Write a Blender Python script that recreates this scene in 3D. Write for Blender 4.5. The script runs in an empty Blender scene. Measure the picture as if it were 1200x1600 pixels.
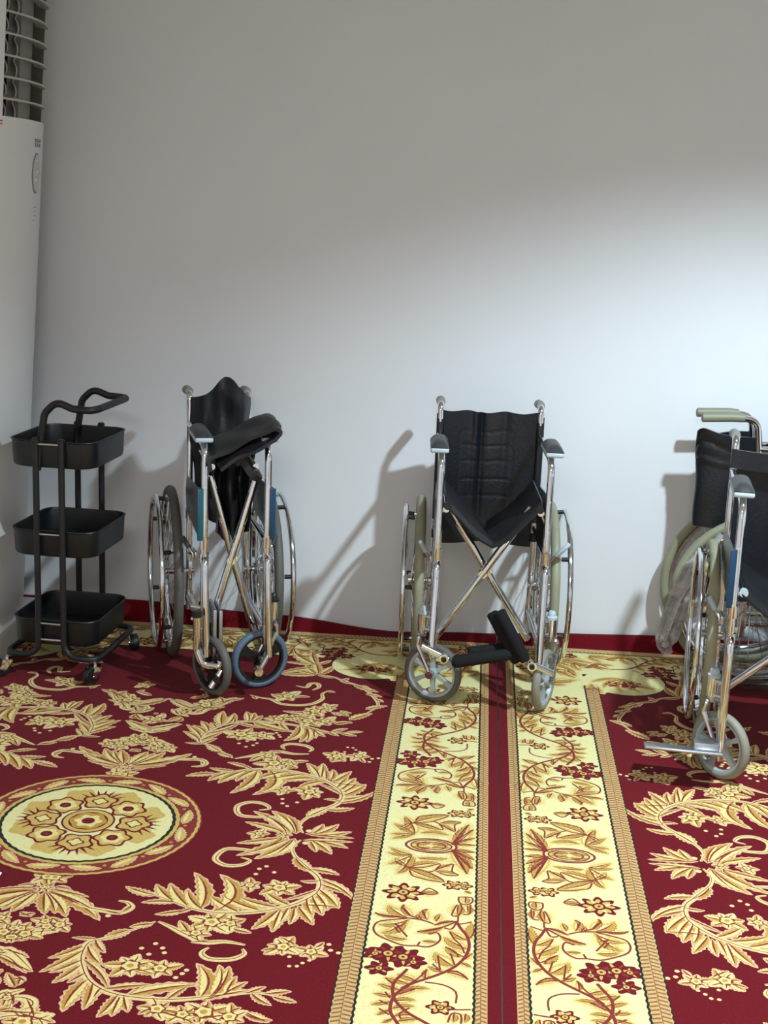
import bpy, bmesh, math, random
from mathutils import Vector, Matrix
random.seed(7)
S = bpy.context.scene
COL = S.collection
PI = math.pi

# ------------------------------------------------------------------ camera
cam_d = bpy.data.cameras.new('camera'); cam = bpy.data.objects.new('camera', cam_d); COL.objects.link(cam)
cam_d.sensor_fit = 'VERTICAL'; cam_d.sensor_height = 32.0; cam_d.lens = 2100.0 / 1600.0 * 32.0
RR = ((0.99627202, 0.07694938, 0.03899812), (0.05481219, -0.21555097, -0.97495303), (-0.06661595, 0.97345599, -0.21896516))
m = Matrix(((RR[0][0], -RR[1][0], -RR[2][0], 0), (RR[0][1], -RR[1][1], -RR[2][1], -4.96), (RR[0][2], -RR[1][2], -RR[2][2], 1.56), (0, 0, 0, 1)))
cam.matrix_world = m
cam_d.clip_start = 0.05
S.camera = cam
# ------------------------------------------------------------------ view + light
S.view_settings.view_transform = 'Standard'; S.view_settings.look = 'None'
S.view_settings.gamma = 1.0; S.view_settings.use_curve_mapping = False
S.view_settings.exposure = 0.0
W = bpy.data.worlds.new('World'); S.world = W; W.use_nodes = True
W.node_tree.nodes['Background'].inputs[0].default_value = (0.5, 0.5, 0.5, 1)
W.node_tree.nodes['Background'].inputs[1].default_value = 0.05
WALL_Y = -0.09
CEIL = 2.8
KEY = Vector((1.25, -2.25, 2.78))
def spot(name, loc, power, size, blend, rad, color, rot=(0, 0, 0)):
    d = bpy.data.lights.new(name, 'SPOT'); d.energy = power; d.spot_size = size; d.spot_blend = blend
    d.shadow_soft_size = rad; d.color = color
    o = bpy.data.objects.new(name, d); o.location = loc; o.rotation_euler = rot; COL.objects.link(o); return o
def area(name, loc, power, sx, sy, color, rot=(0, 0, 0)):
    d = bpy.data.lights.new(name, 'AREA'); d.shape = 'RECTANGLE'; d.size = sx; d.size_y = sy; d.energy = power; d.color = color
    o = bpy.data.objects.new(name, d); o.location = loc; o.rotation_euler = rot; COL.objects.link(o); return o
spot('downlight_lamp', KEY, 520, math.radians(133), 0.44, 0.055, (0.74, 0.91, 1.0))
area('added_fill_light', (-0.2, -5.9, CEIL - 0.03), 116, 1.2, 1.2, (1.0, 0.92, 0.90))  # soft fill added behind the camera to raise ambient light, not a real ceiling panel

# ------------------------------------------------------------------ materials
def mat(name, color, rough=0.5, metal=0.0, spec=0.5, var=0.0, vscale=8.0, bump=0.0, bscale=60.0, bdist=0.002, coat=0.0, detail=4):
    M = bpy.data.materials.new(name); M.use_nodes = True
    nt = M.node_tree; P = nt.nodes['Principled BSDF']
    c = srgb(color)
    P.inputs['Base Color'].default_value = c
    P.inputs['Roughness'].default_value = rough; P.inputs['Metallic'].default_value = metal
    P.inputs['Specular IOR Level'].default_value = spec
    if coat: P.inputs['Coat Weight'].default_value = coat; P.inputs['Coat Roughness'].default_value = 0.15
    tc = nt.nodes.new('ShaderNodeTexCoord')
    if var > 0:
        n = nt.nodes.new('ShaderNodeTexNoise'); n.inputs['Scale'].default_value = vscale; n.inputs['Detail'].default_value = detail
        nt.links.new(tc.outputs['Object'], n.inputs['Vector'])
        r = nt.nodes.new('ShaderNodeValToRGB')
        r.color_ramp.elements[0].position = 0.3; r.color_ramp.elements[1].position = 0.7
        r.color_ramp.elements[0].color = tuple(x * (1 - var) for x in c[:3]) + (1,)
        r.color_ramp.elements[1].color = tuple(min(1, x * (1 + var)) for x in c[:3]) + (1,)
        nt.links.new(n.outputs['Fac'], r.inputs['Fac']); nt.links.new(r.outputs['Color'], P.inputs['Base Color'])
    if bump > 0:
        b = nt.nodes.new('ShaderNodeBump'); b.inputs['Strength'].default_value = bump; b.inputs['Distance'].default_value = bdist
        n2 = nt.nodes.new('ShaderNodeTexNoise'); n2.inputs['Scale'].default_value = bscale; n2.inputs['Detail'].default_value = 3
        nt.links.new(tc.outputs['Object'], n2.inputs['Vector'])
        nt.links.new(n2.outputs['Fac'], b.inputs['Height']); nt.links.new(b.outputs['Normal'], P.inputs['Normal'])
    return M
def srgb(c):
    return tuple(((x / 255.0) / 12.92 if x / 255.0 <= 0.04045 else ((x / 255.0 + 0.055) / 1.055) ** 2.4) for x in c) + (1.0,)

M_wall = mat('wall_paint', (222, 225, 229), 0.75, spec=0.25, var=0.015, vscale=3, bump=0.12, bscale=180, bdist=0.0008)
M_room = mat('room_paint', (226, 226, 228), 0.8, spec=0.2)
M_ceil = mat('ceiling_paint', (220, 215, 208), 0.85, spec=0.2)
M_floor = mat('floor_screed', (172, 168, 162), 0.7, var=0.1)
M_chrome = mat('chrome', (226, 228, 232), 0.085, 1.0, var=0.06, vscale=30)
M_chrome2 = mat('chrome_worn', (196, 196, 198), 0.17, 1.0, var=0.12, vscale=25)
M_alu = mat('aluminium', (175, 178, 182), 0.38, 1.0, var=0.08, vscale=30)
M_leather = mat('black_leather', (15, 20, 27), 0.34, spec=0.5, var=0.15, vscale=20, bump=0.35, bscale=90, bdist=0.003)
M_leather2 = mat('black_seat_cloth', (24, 26, 30), 0.44, spec=0.45, var=0.2, vscale=14, bump=0.45, bscale=40, bdist=0.005)
M_pad = mat('armrest_vinyl', (52, 53, 56), 0.42, spec=0.4, bump=0.1, bscale=120)
M_blueplast = mat('pale_blue_plastic', (172, 188, 196), 0.45, var=0.05)
M_greyrub = mat('grey_tyre_rubber', (132, 130, 118), 0.6, var=0.1, vscale=12)
M_olive = mat('yellow_grey_tyre_rubber', (140, 140, 116), 0.5, var=0.12, vscale=10)
M_darkrub = mat('dark_tyre_rubber', (84, 84, 80), 0.6, var=0.1)
M_bluerub = mat('blue_grey_tyre_rubber', (82, 102, 122), 0.5, var=0.08)
M_greyspoke = mat('grey_caster_plastic', (160, 170, 172), 0.42, var=0.04)
M_blackplast = mat('black_plastic', (20, 20, 22), 0.4)
M_foam = mat('black_foam', (22, 23, 25), 0.85, spec=0.25, bump=0.3, bscale=200)
M_teal = mat('teal_plastic', (14, 84, 98), 0.3, var=0.06)
M_navy = mat('blue_plastic', (10, 58, 90), 0.3, var=0.06)
M_guard = mat('dark_guard_vinyl', (58, 60, 62), 0.3, var=0.2, vscale=10)
M_grip = mat('grey_grip_rubber', (128, 128, 122), 0.55)
M_oliveg = mat('olive_grip_rubber', (126, 128, 108), 0.5)
M_powder = mat('black_powder_coat', (19, 19, 21), 0.5, spec=0.45, bump=0.15, bscale=400)
M_tray = mat('black_tray_steel', (14, 17, 18), 0.42, spec=0.5, bump=0.15, bscale=350)
M_ac = mat('white_ac_plastic', (222, 224, 224), 0.38, var=0.01)
M_acdark = mat('dark_vent_interior', (26, 25, 24), 0.7)
M_vane = mat('grey_vane_plastic', (150, 148, 142), 0.5)
M_slat = mat('pale_slat_plastic', (186, 184, 178), 0.4)
M_print = mat('grey_print', (118, 120, 122), 0.6)
M_printl = mat('pale_print', (172, 174, 174), 0.6)
M_red = mat('red_print', (190, 70, 66), 0.6)
M_disp = mat('display_plastic', (196, 198, 198), 0.25)
M_icon = mat('white_icon_print', (240, 240, 240), 0.5)
M_socket = mat('lamp_diffuser', (250, 250, 250), 0.4)

# ------------------------------------------------------------------ mesh helpers
def finish(name, bm, material, parent=None, smooth=True, loc=None, rot=None, auto=40):
    bmesh.ops.recalc_face_normals(bm, faces=bm.faces)
    me = bpy.data.meshes.new(name); bm.to_mesh(me); bm.free()
    mats = material if isinstance(material, (list, tuple)) else [material]
    for x in mats: me.materials.append(x)
    if smooth:
        me.polygons.foreach_set('use_smooth', [True] * len(me.polygons))
        try: me.set_sharp_from_angle(angle=math.radians(auto))
        except Exception: pass
    o = bpy.data.objects.new(name, me); COL.objects.link(o)
    if parent is not None: o.parent = parent
    if loc is not None: o.location = loc
    if rot is not None: o.rotation_euler = rot
    return o
def share(src, parent, loc=(0, 0, 0), rot=(0, 0, 0)):
    o = src.copy(); COL.objects.link(o); o.parent = parent; o.location = loc; o.rotation_euler = rot; return o
def empty(name, loc, rz=0.0):
    o = bpy.data.objects.new(name, None); COL.objects.link(o); o.location = loc; o.rotation_euler = (0, 0, rz)
    o.empty_display_size = 0.05; return o
def tag(o, label, cat, group=None):
    o['label'] = label; o['category'] = cat
    if group: o['group'] = group
    return o
def struct(o):
    o['kind'] = 'structure'; return o
def box(bm, lo, hi, bevel=0.0, seg=2, mi=0):
    r = bmesh.ops.create_cube(bm, size=1.0)
    vs = r['verts']
    for v in vs:
        v.co = Vector(((lo[i] + hi[i]) / 2 + v.co[i] * (hi[i] - lo[i]) for i in range(3)))
    fs = list({f for v in vs for f in v.link_faces})
    for f in fs: f.material_index = mi
    if bevel > 0:
        es = list({e for v in vs for e in v.link_edges})
        bmesh.ops.bevel(bm, geom=es, offset=bevel, segments=seg, profile=0.5, affect='EDGES')
    return bm
def fillet(pts, rad, n=6):
    pts = [Vector(p) for p in pts]
    out = [pts[0]]
    for i in range(1, len(pts) - 1):
        a, b, c = pts[i - 1], pts[i], pts[i + 1]
        d1, d2 = (a - b), (c - b)
        l1, l2 = d1.length, d2.length
        if l1 < 1e-6 or l2 < 1e-6: continue
        d1 /= l1; d2 /= l2
        ang = d1.angle(d2)
        if ang > PI - 0.05: out.append(b); continue
        t = min(rad / math.tan(ang / 2), l1 * 0.48, l2 * 0.48)
        p, q = b + d1 * t, b + d2 * t
        for k in range(n + 1):
            s = k / n
            out.append((p * (1 - s) + b * s) * (1 - s) + (b * (1 - s) + q * s) * s)
    out.append(pts[-1])
    return out
def tube(bm, pts, r, n=10, rad=0.0, closed=False, cap=True):
    pts = fillet(pts, rad) if rad > 0 else [Vector(p) for p in pts]
    P = [pts[0]]
    for p in pts[1:]:
        if (p - P[-1]).length > 1e-5: P.append(p)
    pts = P
    N = len(pts); rs = r if isinstance(r, (list, tuple)) else None
    up = None; rings = []
    for i in range(N):
        if closed: t = pts[(i + 1) % N] - pts[i - 1]
        elif i == 0: t = pts[1] - pts[0]
        elif i == N - 1: t = pts[-1] - pts[-2]
        else: t = (pts[i + 1] - pts[i]).normalized() + (pts[i] - pts[i - 1]).normalized()
        t.normalize()
        if up is None: up = t.orthogonal().normalized()
        up = (up - t * up.dot(t))
        if up.length < 1e-6: up = t.orthogonal()
        up.normalize(); sd = t.cross(up)
        ri = rs[min(i, len(rs) - 1)] if rs else r
        rings.append([bm.verts.new(pts[i] + (up * math.cos(2 * PI * k / n) + sd * math.sin(2 * PI * k / n)) * ri) for k in range(n)])
    for i in range(N if closed else N - 1):
        a, b = rings[i], rings[(i + 1) % N]
        for k in range(n): bm.faces.new((a[k], a[(k + 1) % n], b[(k + 1) % n], b[k]))
    if cap and not closed:
        bm.faces.new(rings[0][::-1]); bm.faces.new(rings[-1])
    return bm
def cyl(bm, a, b, r, n=14, r2=None):
    return tube(bm, [a, b], [r, r if r2 is None else r2], n)
def lathe(bm, prof, n=48, axis='x', c=(0, 0, 0), closed=False):
    """prof = (radius, along-axis) pairs"""
    c = Vector(c); rings = []
    for (r, h) in prof:
        ring = []
        for k in range(n):
            a = 2 * PI * k / n; u, w = r * math.cos(a), r * math.sin(a)
            p = Vector((h, u, w)) if axis == 'x' else (Vector((u, h, w)) if axis == 'y' else Vector((u, w, h)))
            ring.append(bm.verts.new(c + p))
        rings.append(ring)
    L = len(rings)
    for i in range(L if closed else L - 1):
        a, b = rings[i], rings[(i + 1) % L]
        for k in range(n): bm.faces.new((a[k], a[(k + 1) % n], b[(k + 1) % n], b[k]))
    if not closed:
        bm.faces.new(rings[0]); bm.faces.new(rings[-1])
    return bm
def torus(bm, R, r, n=56, k=12, axis='x', c=(0, 0, 0), flat=1.0):
    return lathe(bm, [(R + r * math.cos(2 * PI * i / k), r * flat * math.sin(2 * PI * i / k)) for i in range(k)], n, axis, c, closed=True)
def sheet(bm, fn, nu, nv, th):
    """closed cloth-like slab over fn(u, v)"""
    P = [[Vector(fn(i / nu, j / nv)) for j in range(nv + 1)] for i in range(nu + 1)]
    A, B = [], []
    for i in range(nu + 1):
        ra, rb = [], []
        for j in range(nv + 1):
            du = P[min(i + 1, nu)][j] - P[max(i - 1, 0)][j]; dv = P[i][min(j + 1, nv)] - P[i][max(j - 1, 0)]
            nn = du.cross(dv)
            nn = nn.normalized() if nn.length > 1e-9 else Vector((0, 0, 1))
            ra.append(bm.verts.new(P[i][j] + nn * th / 2)); rb.append(bm.verts.new(P[i][j] - nn * th / 2))
        A.append(ra); B.append(rb)
    for i in range(nu):
        for j in range(nv):
            bm.faces.new((A[i][j], A[i + 1][j], A[i + 1][j + 1], A[i][j + 1]))
            bm.faces.new((B[i][j], B[i][j + 1], B[i + 1][j + 1], B[i + 1][j]))
    for i in range(nu):
        bm.faces.new((A[i][0], B[i][0], B[i + 1][0], A[i + 1][0])); bm.faces.new((A[i][nv], A[i + 1][nv], B[i + 1][nv], B[i][nv]))
    for j in range(nv):
        bm.faces.new((A[0][j], A[0][j + 1], B[0][j + 1], B[0][j])); bm.faces.new((A[nu][j], B[nu][j], B[nu][j + 1], A[nu][j + 1]))
    return bm
def NB(): return bmesh.new()

# ------------------------------------------------------------------ the room
def slab(name, lo, hi, material):
    b = NB(); box(b, lo, hi); return struct(finish(name, b, material, smooth=False))
RX0, RX1, RY0 = -2.06, 3.4, -8.0
slab('wall_back', (RX0 - 0.1, WALL_Y, -0.02), (RX1 + 0.1, WALL_Y + 0.1, CEIL + 0.1), M_wall)
slab('wall_left', (RX0 - 0.1, RY0, -0.02), (RX0, WALL_Y, CEIL + 0.1), M_wall)
slab('wall_right', (RX1, RY0, -0.02), (RX1 + 0.1, WALL_Y, CEIL + 0.1), M_wall)
slab('wall_front', (RX0 - 0.1, RY0 - 0.1, -0.02), (RX1 + 0.1, RY0, CEIL + 0.1), M_room)
slab('floor', (RX0 - 0.1, RY0 - 0.1, -0.07), (RX1 + 0.1, WALL_Y + 0.1, -0.012), M_floor)
slab('ceiling', (RX0 - 0.1, RY0 - 0.1, CEIL), (RX1 + 0.1, WALL_Y + 0.1, CEIL + 0.1), M_ceil)

# carpet pattern, metres from the medallion centre: leaves, stems, flowers, dots (quarter), then the border strip
LOW = ([(0.597,-0.168,0.666,-0.185,0.4,0.15),(0.621,-0.213,0.713,-0.296,0.22,0.2),(0.629,-0.238,0.688,-0.27,0.4,0.1),(0.627,-0.259,0.683,-0.34,0.42,0.1),(0.624,-0.279,0.66,-0.353,0.42,0.1),(0.618,-0.295,0.651,-0.377,0.45,0.0),(0.608,-0.307,0.63,-0.382,0.4,-0.1),(0.553,-0.114,0.604,-0.181,0.5,-0.1),(0.627,-0.222,0.583,-0.229,0.35,0.2),(0.627,-0.264,0.555,-0.325,0.16,0.1),(0.573,-0.347,0.505,-0.29,0.4,0.15),(0.546,-0.36,0.451,-0.325,0.36,0.15),(0.51,-0.38,0.411,-0.324,0.36,0.12),(0.464,-0.395,0.382,-0.329,0.4,0.1),(0.406,-0.398,0.396,-0.234,0.45,-0.45),(0.381,-0.395,0.328,-0.309,0.4,0.2),(0.373,-0.391,0.331,-0.233,0.3,-0.2),(0.344,-0.384,0.283,-0.29,0.4,0.1),(0.306,-0.367,0.252,-0.298,0.42,0.1),(0.261,-0.346,0.186,-0.318,0.4,0.1),(0.312,-0.371,0.24,-0.382,0.35,-0.1),(0.356,-0.392,0.327,-0.417,0.35,0.0),(0.552,-0.366,0.507,-0.458,0.4,0.1),(0.556,-0.369,0.551,-0.463,0.4,0.0),(0.572,-0.357,0.562,-0.427,0.4,0.0),(0.593,-0.347,0.635,-0.421,0.4,0.0),(0.585,-0.357,0.584,-0.426,0.4,0.1),(0.601,-0.34,0.681,-0.338,0.4,0.1),(0.536,-0.016,0.497,-0.114,0.42,0.12),(0.531,-0.02,0.46,-0.131,0.36,0.15),(0.52,-0.02,0.414,-0.122,0.28,0.1),(0.504,-0.017,0.402,-0.059,0.3,0.05),(0.509,-0.019,0.463,-0.082,0.4,0.1),(0.563,-0.018,0.679,-0.011,0.2,0.0),(0.59,-0.016,0.672,-0.044,0.34,0.1),(0.583,-0.019,0.636,-0.081,0.4,0.12),(0.578,-0.024,0.598,-0.076,0.5,0.1),(0.34,-0.405,0.282,-0.429,0.35,0.1),(0.368,-0.492,0.341,-0.45,0.5,0.0),(0.422,-0.523,0.386,-0.533,0.45,0.0),(0.464,-0.466,0.505,-0.477,0.45,0.0),(0.438,-0.424,0.481,-0.429,0.5,0.0),(0.607,-0.512,0.571,-0.485,0.5,0.0),(0.654,-0.517,0.669,-0.493,0.5,0.0),(0.57,-0.534,0.541,-0.544,0.5,0.0),(0.285,-0.47,0.24,-0.49,0.5,0.0),(0.244,-0.504,0.197,-0.55,0.55,-0.1),(0.182,-0.55,0.13,-0.551,0.25,0.0),(0.168,-0.57,0.107,-0.635,0.35,0.15),(0.169,-0.592,0.106,-0.687,0.28,0.1),(0.175,-0.633,0.125,-0.688,0.34,0.1),(0.178,-0.653,0.142,-0.723,0.4,0.1),(0.195,-0.681,0.171,-0.719,0.4,0.1),(0.208,-0.704,0.191,-0.815,0.42,-0.1),(0.221,-0.712,0.229,-0.804,0.4,0.1),(0.243,-0.729,0.237,-0.767,0.45,0.0),(0.283,-0.747,0.264,-0.826,0.42,0.1),(0.29,-0.751,0.29,-0.82,0.5,0.0),(0.296,-0.752,0.317,-0.803,0.5,0.0),(0.17,-0.576,0.218,-0.644,0.4,-0.1),(0.18,-0.552,0.213,-0.599,0.4,-0.1),(0.178,-0.633,0.256,-0.727,0.2,0.15),(0.252,-0.732,0.338,-0.705,0.25,0.08),(0.3,-0.749,0.429,-0.691,0.3,0.1),(0.383,-0.752,0.414,-0.7,0.35,0.1),(0.445,-0.739,0.419,-0.619,0.4,-0.3),(0.465,-0.731,0.464,-0.618,0.35,-0.2),(0.47,-0.73,0.484,-0.62,0.35,-0.1),(0.49,-0.721,0.53,-0.669,0.4,0.1),(0.496,-0.722,0.505,-0.652,0.4,0.1),(0.537,-0.709,0.571,-0.681,0.4,0.1),(0.548,-0.707,0.591,-0.742,0.4,-0.1),(0.575,-0.706,0.624,-0.69,0.4,0.1),(0.592,-0.713,0.64,-0.726,0.4,0.0),(0.456,-0.742,0.546,-0.696,0.25,0.1),(0.549,-0.775,0.596,-0.8,0.5,0.0),(0.516,-0.771,0.535,-0.759,0.5,0.0),(0.359,-0.788,0.34,-0.808,0.5,0.0),(0.021,-0.353,0.109,-0.375,0.2,0.05),(0.019,-0.364,0.146,-0.437,0.28,0.12),(0.018,-0.367,0.16,-0.466,0.3,0.15),(0.016,-0.37,0.086,-0.464,0.4,0.1),(0.012,-0.371,0.059,-0.455,0.4,0.1),(0.009,-0.371,0.037,-0.461,0.5,0.0),(0.025,-0.339,0.061,-0.347,0.4,0.1),(0.168,-0.431,0.207,-0.44,0.3,0.0),(0.206,-0.425,0.22,-0.397,0.4,0.0),(0.017,-0.464,-0.013,-0.478,0.5,0.0),(0.008,-0.619,0.061,-0.64,0.3,0.1),(0.035,-0.659,0.086,-0.69,0.4,-0.1),(0.066,-0.713,0.085,-0.727,0.6,0.0),(0.079,-0.72,0.055,-0.723,0.5,0.0),(0.073,-0.716,0.075,-0.744,0.6,0.0),(0.072,-0.837,0.16,-0.833,0.25,0.08),(0.12,-0.838,0.186,-0.856,0.4,0.0)],[(0.012,[(0.553,-0.019),(0.539,-0.061),(0.548,-0.101),(0.569,-0.134),(0.597,-0.173),(0.621,-0.207),(0.63,-0.251),(0.618,-0.295),(0.573,-0.347),(0.501,-0.386),(0.426,-0.402),(0.361,-0.393),(0.306,-0.367),(0.25,-0.341),(0.191,-0.327)]),(0.011,[(0.521,-0.027),(0.472,-0.092),(0.419,-0.092),(0.375,-0.098),(0.36,-0.149),(0.39,-0.179),(0.428,-0.173),(0.446,-0.147),(0.421,-0.134)]),(0.013,[(0.295,-0.459),(0.33,-0.48),(0.372,-0.508),(0.412,-0.53),(0.457,-0.521),(0.502,-0.528)]),(0.011,[(0.427,-0.549),(0.416,-0.572),(0.436,-0.593),(0.481,-0.589),(0.506,-0.565),(0.499,-0.544)]),(0.012,[(0.289,-0.46),(0.242,-0.508),(0.194,-0.548),(0.169,-0.565),(0.166,-0.603),(0.177,-0.648),(0.216,-0.713),(0.284,-0.75),(0.393,-0.751),(0.495,-0.72),(0.563,-0.703),(0.637,-0.723)]),(0.013,[(0.085,-0.406),(0.122,-0.422),(0.157,-0.43),(0.201,-0.434),(0.22,-0.41),(0.207,-0.388),(0.184,-0.383)]),(0.018,[(-0.008,-0.553),(0.021,-0.553),(0.048,-0.54),(0.079,-0.53),(0.092,-0.516)]),(0.02,[(-0.004,-0.628),(0.01,-0.617),(0.039,-0.641),(0.081,-0.684)]),(0.014,[(0.06,-0.798),(0.062,-0.781),(0.078,-0.767),(0.094,-0.756)]),(0.02,[(0.07,-0.792),(0.096,-0.785),(0.121,-0.794),(0.125,-0.813),(0.11,-0.825)])],[(0.537,-0.269,0.04,7.0),(0.466,-0.267,0.027,6.0),(0.505,-0.008,0.018,5.0),(0.443,-0.0,0.024,6.0),(0.412,-0.445,0.045,7.0),(0.387,-0.495,0.03,6.0),(0.454,-0.445,0.03,6.0),(0.584,-0.524,0.036,7.0),(0.646,-0.535,0.03,6.0),(0.28,-0.642,0.046,7.0),(0.343,-0.643,0.036,6.0),(0.372,-0.786,0.036,6.0),(0.425,-0.797,0.03,6.0),(0.465,-0.784,0.045,6.0),(0.518,-0.793,0.036,6.0),(0.009,-0.298,0.036,6.0),(0.005,-0.347,0.02,5.0),(0.05,-0.494,0.026,6.0),(0.086,-0.504,0.03,6.0),(0.008,-0.531,0.026,6.0),(0.003,-0.568,0.026,5.0),(0.07,-0.79,0.022,5.0),(0.126,-0.863,0.045,7.0)],[(0.475,-0.185,0.006),(0.513,-0.197,0.006),(0.471,-0.212,0.006),(0.433,-0.28,0.006),(0.412,-0.252,0.006),(0.49,-0.17,0.006),(0.567,-0.034,0.009),(0.681,-0.5,0.006),(0.705,-0.531,0.006),(0.687,-0.523,0.006),(0.603,-0.561,0.005),(0.608,-0.597,0.005),(0.634,-0.581,0.005),(0.647,-0.569,0.005),(0.624,-0.595,0.005),(0.286,-0.572,0.006),(0.307,-0.593,0.006),(0.33,-0.565,0.006),(0.338,-0.583,0.006),(0.399,-0.642,0.006),(0.383,-0.672,0.006),(0.393,-0.656,0.006),(0.311,-0.55,0.006)])
FAR = ([(0.348,0.968,0.316,1.0,0.5,0.0),(0.397,0.996,0.441,0.995,0.5,0.0),(0.489,1.061,0.519,1.053,0.5,0.0),(0.261,0.971,0.275,0.945,0.6,0.0),(0.436,1.212,0.309,1.199,0.3,0.1),(0.436,1.212,0.361,1.25,0.35,0.1),(0.435,1.218,0.39,1.299,0.4,0.1),(0.442,1.224,0.417,1.337,0.4,0.0),(0.446,1.22,0.481,1.306,0.4,-0.1),(0.444,1.207,0.508,1.195,0.35,-0.1),(0.524,1.177,0.558,1.143,0.5,0.0),(0.532,1.168,0.549,1.198,0.5,0.0),(0.576,1.136,0.656,1.082,0.36,-0.1),(0.597,1.134,0.626,1.112,0.5,0.0),(0.621,1.056,0.673,1.037,0.45,0.1),(0.655,1.015,0.683,0.992,0.6,0.0),(0.634,0.918,0.696,0.957,0.42,0.1),(0.592,0.817,0.653,0.881,0.45,0.1),(0.548,0.78,0.601,0.793,0.4,0.15),(0.557,0.869,0.585,0.847,0.5,0.0),(0.456,0.851,0.378,0.855,0.3,0.1),(0.453,0.824,0.34,0.79,0.3,0.1),(0.462,0.805,0.523,0.781,0.4,0.0),(-0.194,0.918,-0.233,0.943,0.4,0.0),(-0.176,0.891,-0.152,0.94,0.6,0.1),(-0.143,0.846,-0.105,0.782,0.5,0.0),(-0.16,0.872,-0.207,0.945,0.5,0.0),(-0.018,0.76,-0.004,0.768,0.7,0.0),(-0.071,0.75,-0.039,0.704,0.5,0.0),(0.004,0.643,-0.074,0.695,0.28,0.1),(-0.1,0.965,-0.11,0.94,0.6,0.0),(0.143,0.875,0.208,0.933,0.42,0.1),(0.118,0.853,0.15,0.923,0.5,0.1),(0.093,0.821,0.004,0.896,0.3,0.1),(0.065,0.916,0.119,0.945,0.4,0.0),(0.059,0.771,0.03,0.81,0.6,0.0),(0.088,0.811,0.077,0.774,0.6,0.0),(0.421,1.318,0.308,1.329,0.25,0.1),(0.422,1.311,0.324,1.44,0.35,0.1),(0.423,1.319,0.391,1.462,0.3,0.1),(0.426,1.319,0.467,1.368,0.4,-0.1),(0.435,1.289,0.312,1.203,0.3,-0.1)],[(0.012,[(0.249,0.978),(0.283,0.96),(0.324,0.949),(0.362,0.915),(0.422,0.915),(0.461,0.937),(0.485,0.984),(0.479,1.03),(0.496,1.062)]),(0.012,[(0.384,1.091),(0.419,1.081),(0.428,1.119),(0.451,1.123),(0.46,1.089),(0.442,1.058)]),(0.009,[(0.436,1.212),(0.493,1.202),(0.54,1.16),(0.584,1.132),(0.622,1.086),(0.659,1.006),(0.667,0.943),(0.629,0.864)]),(0.012,[(-0.226,0.939),(-0.194,0.918),(-0.154,0.848),(-0.091,0.848),(-0.048,0.882),(-0.02,0.897)]),(0.013,[(-0.088,0.834),(-0.08,0.786),(-0.061,0.769),(-0.046,0.792),(-0.056,0.823),(-0.07,0.816)]),(0.014,[(-0.071,0.692),(-0.024,0.647),(0.005,0.637)]),(0.011,[(0.012,0.888),(0.076,0.836),(0.127,0.845),(0.177,0.918)])],[(0.371,0.991,0.044,6.0),(0.476,0.872,0.042,7.0),(0.511,0.909,0.032,6.0),(0.45,0.85,0.03,5.0),(0.548,0.862,0.016,5.0),(0.57,0.876,0.016,5.0),(-0.127,0.885,0.022,5.0),(-0.004,0.716,0.036,4.0),(-0.024,0.551,0.034,5.0),(-0.06,0.514,0.03,6.0),(-0.109,1.009,0.03,5.0)],[(-0.179,0.451,0.007)])
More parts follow.
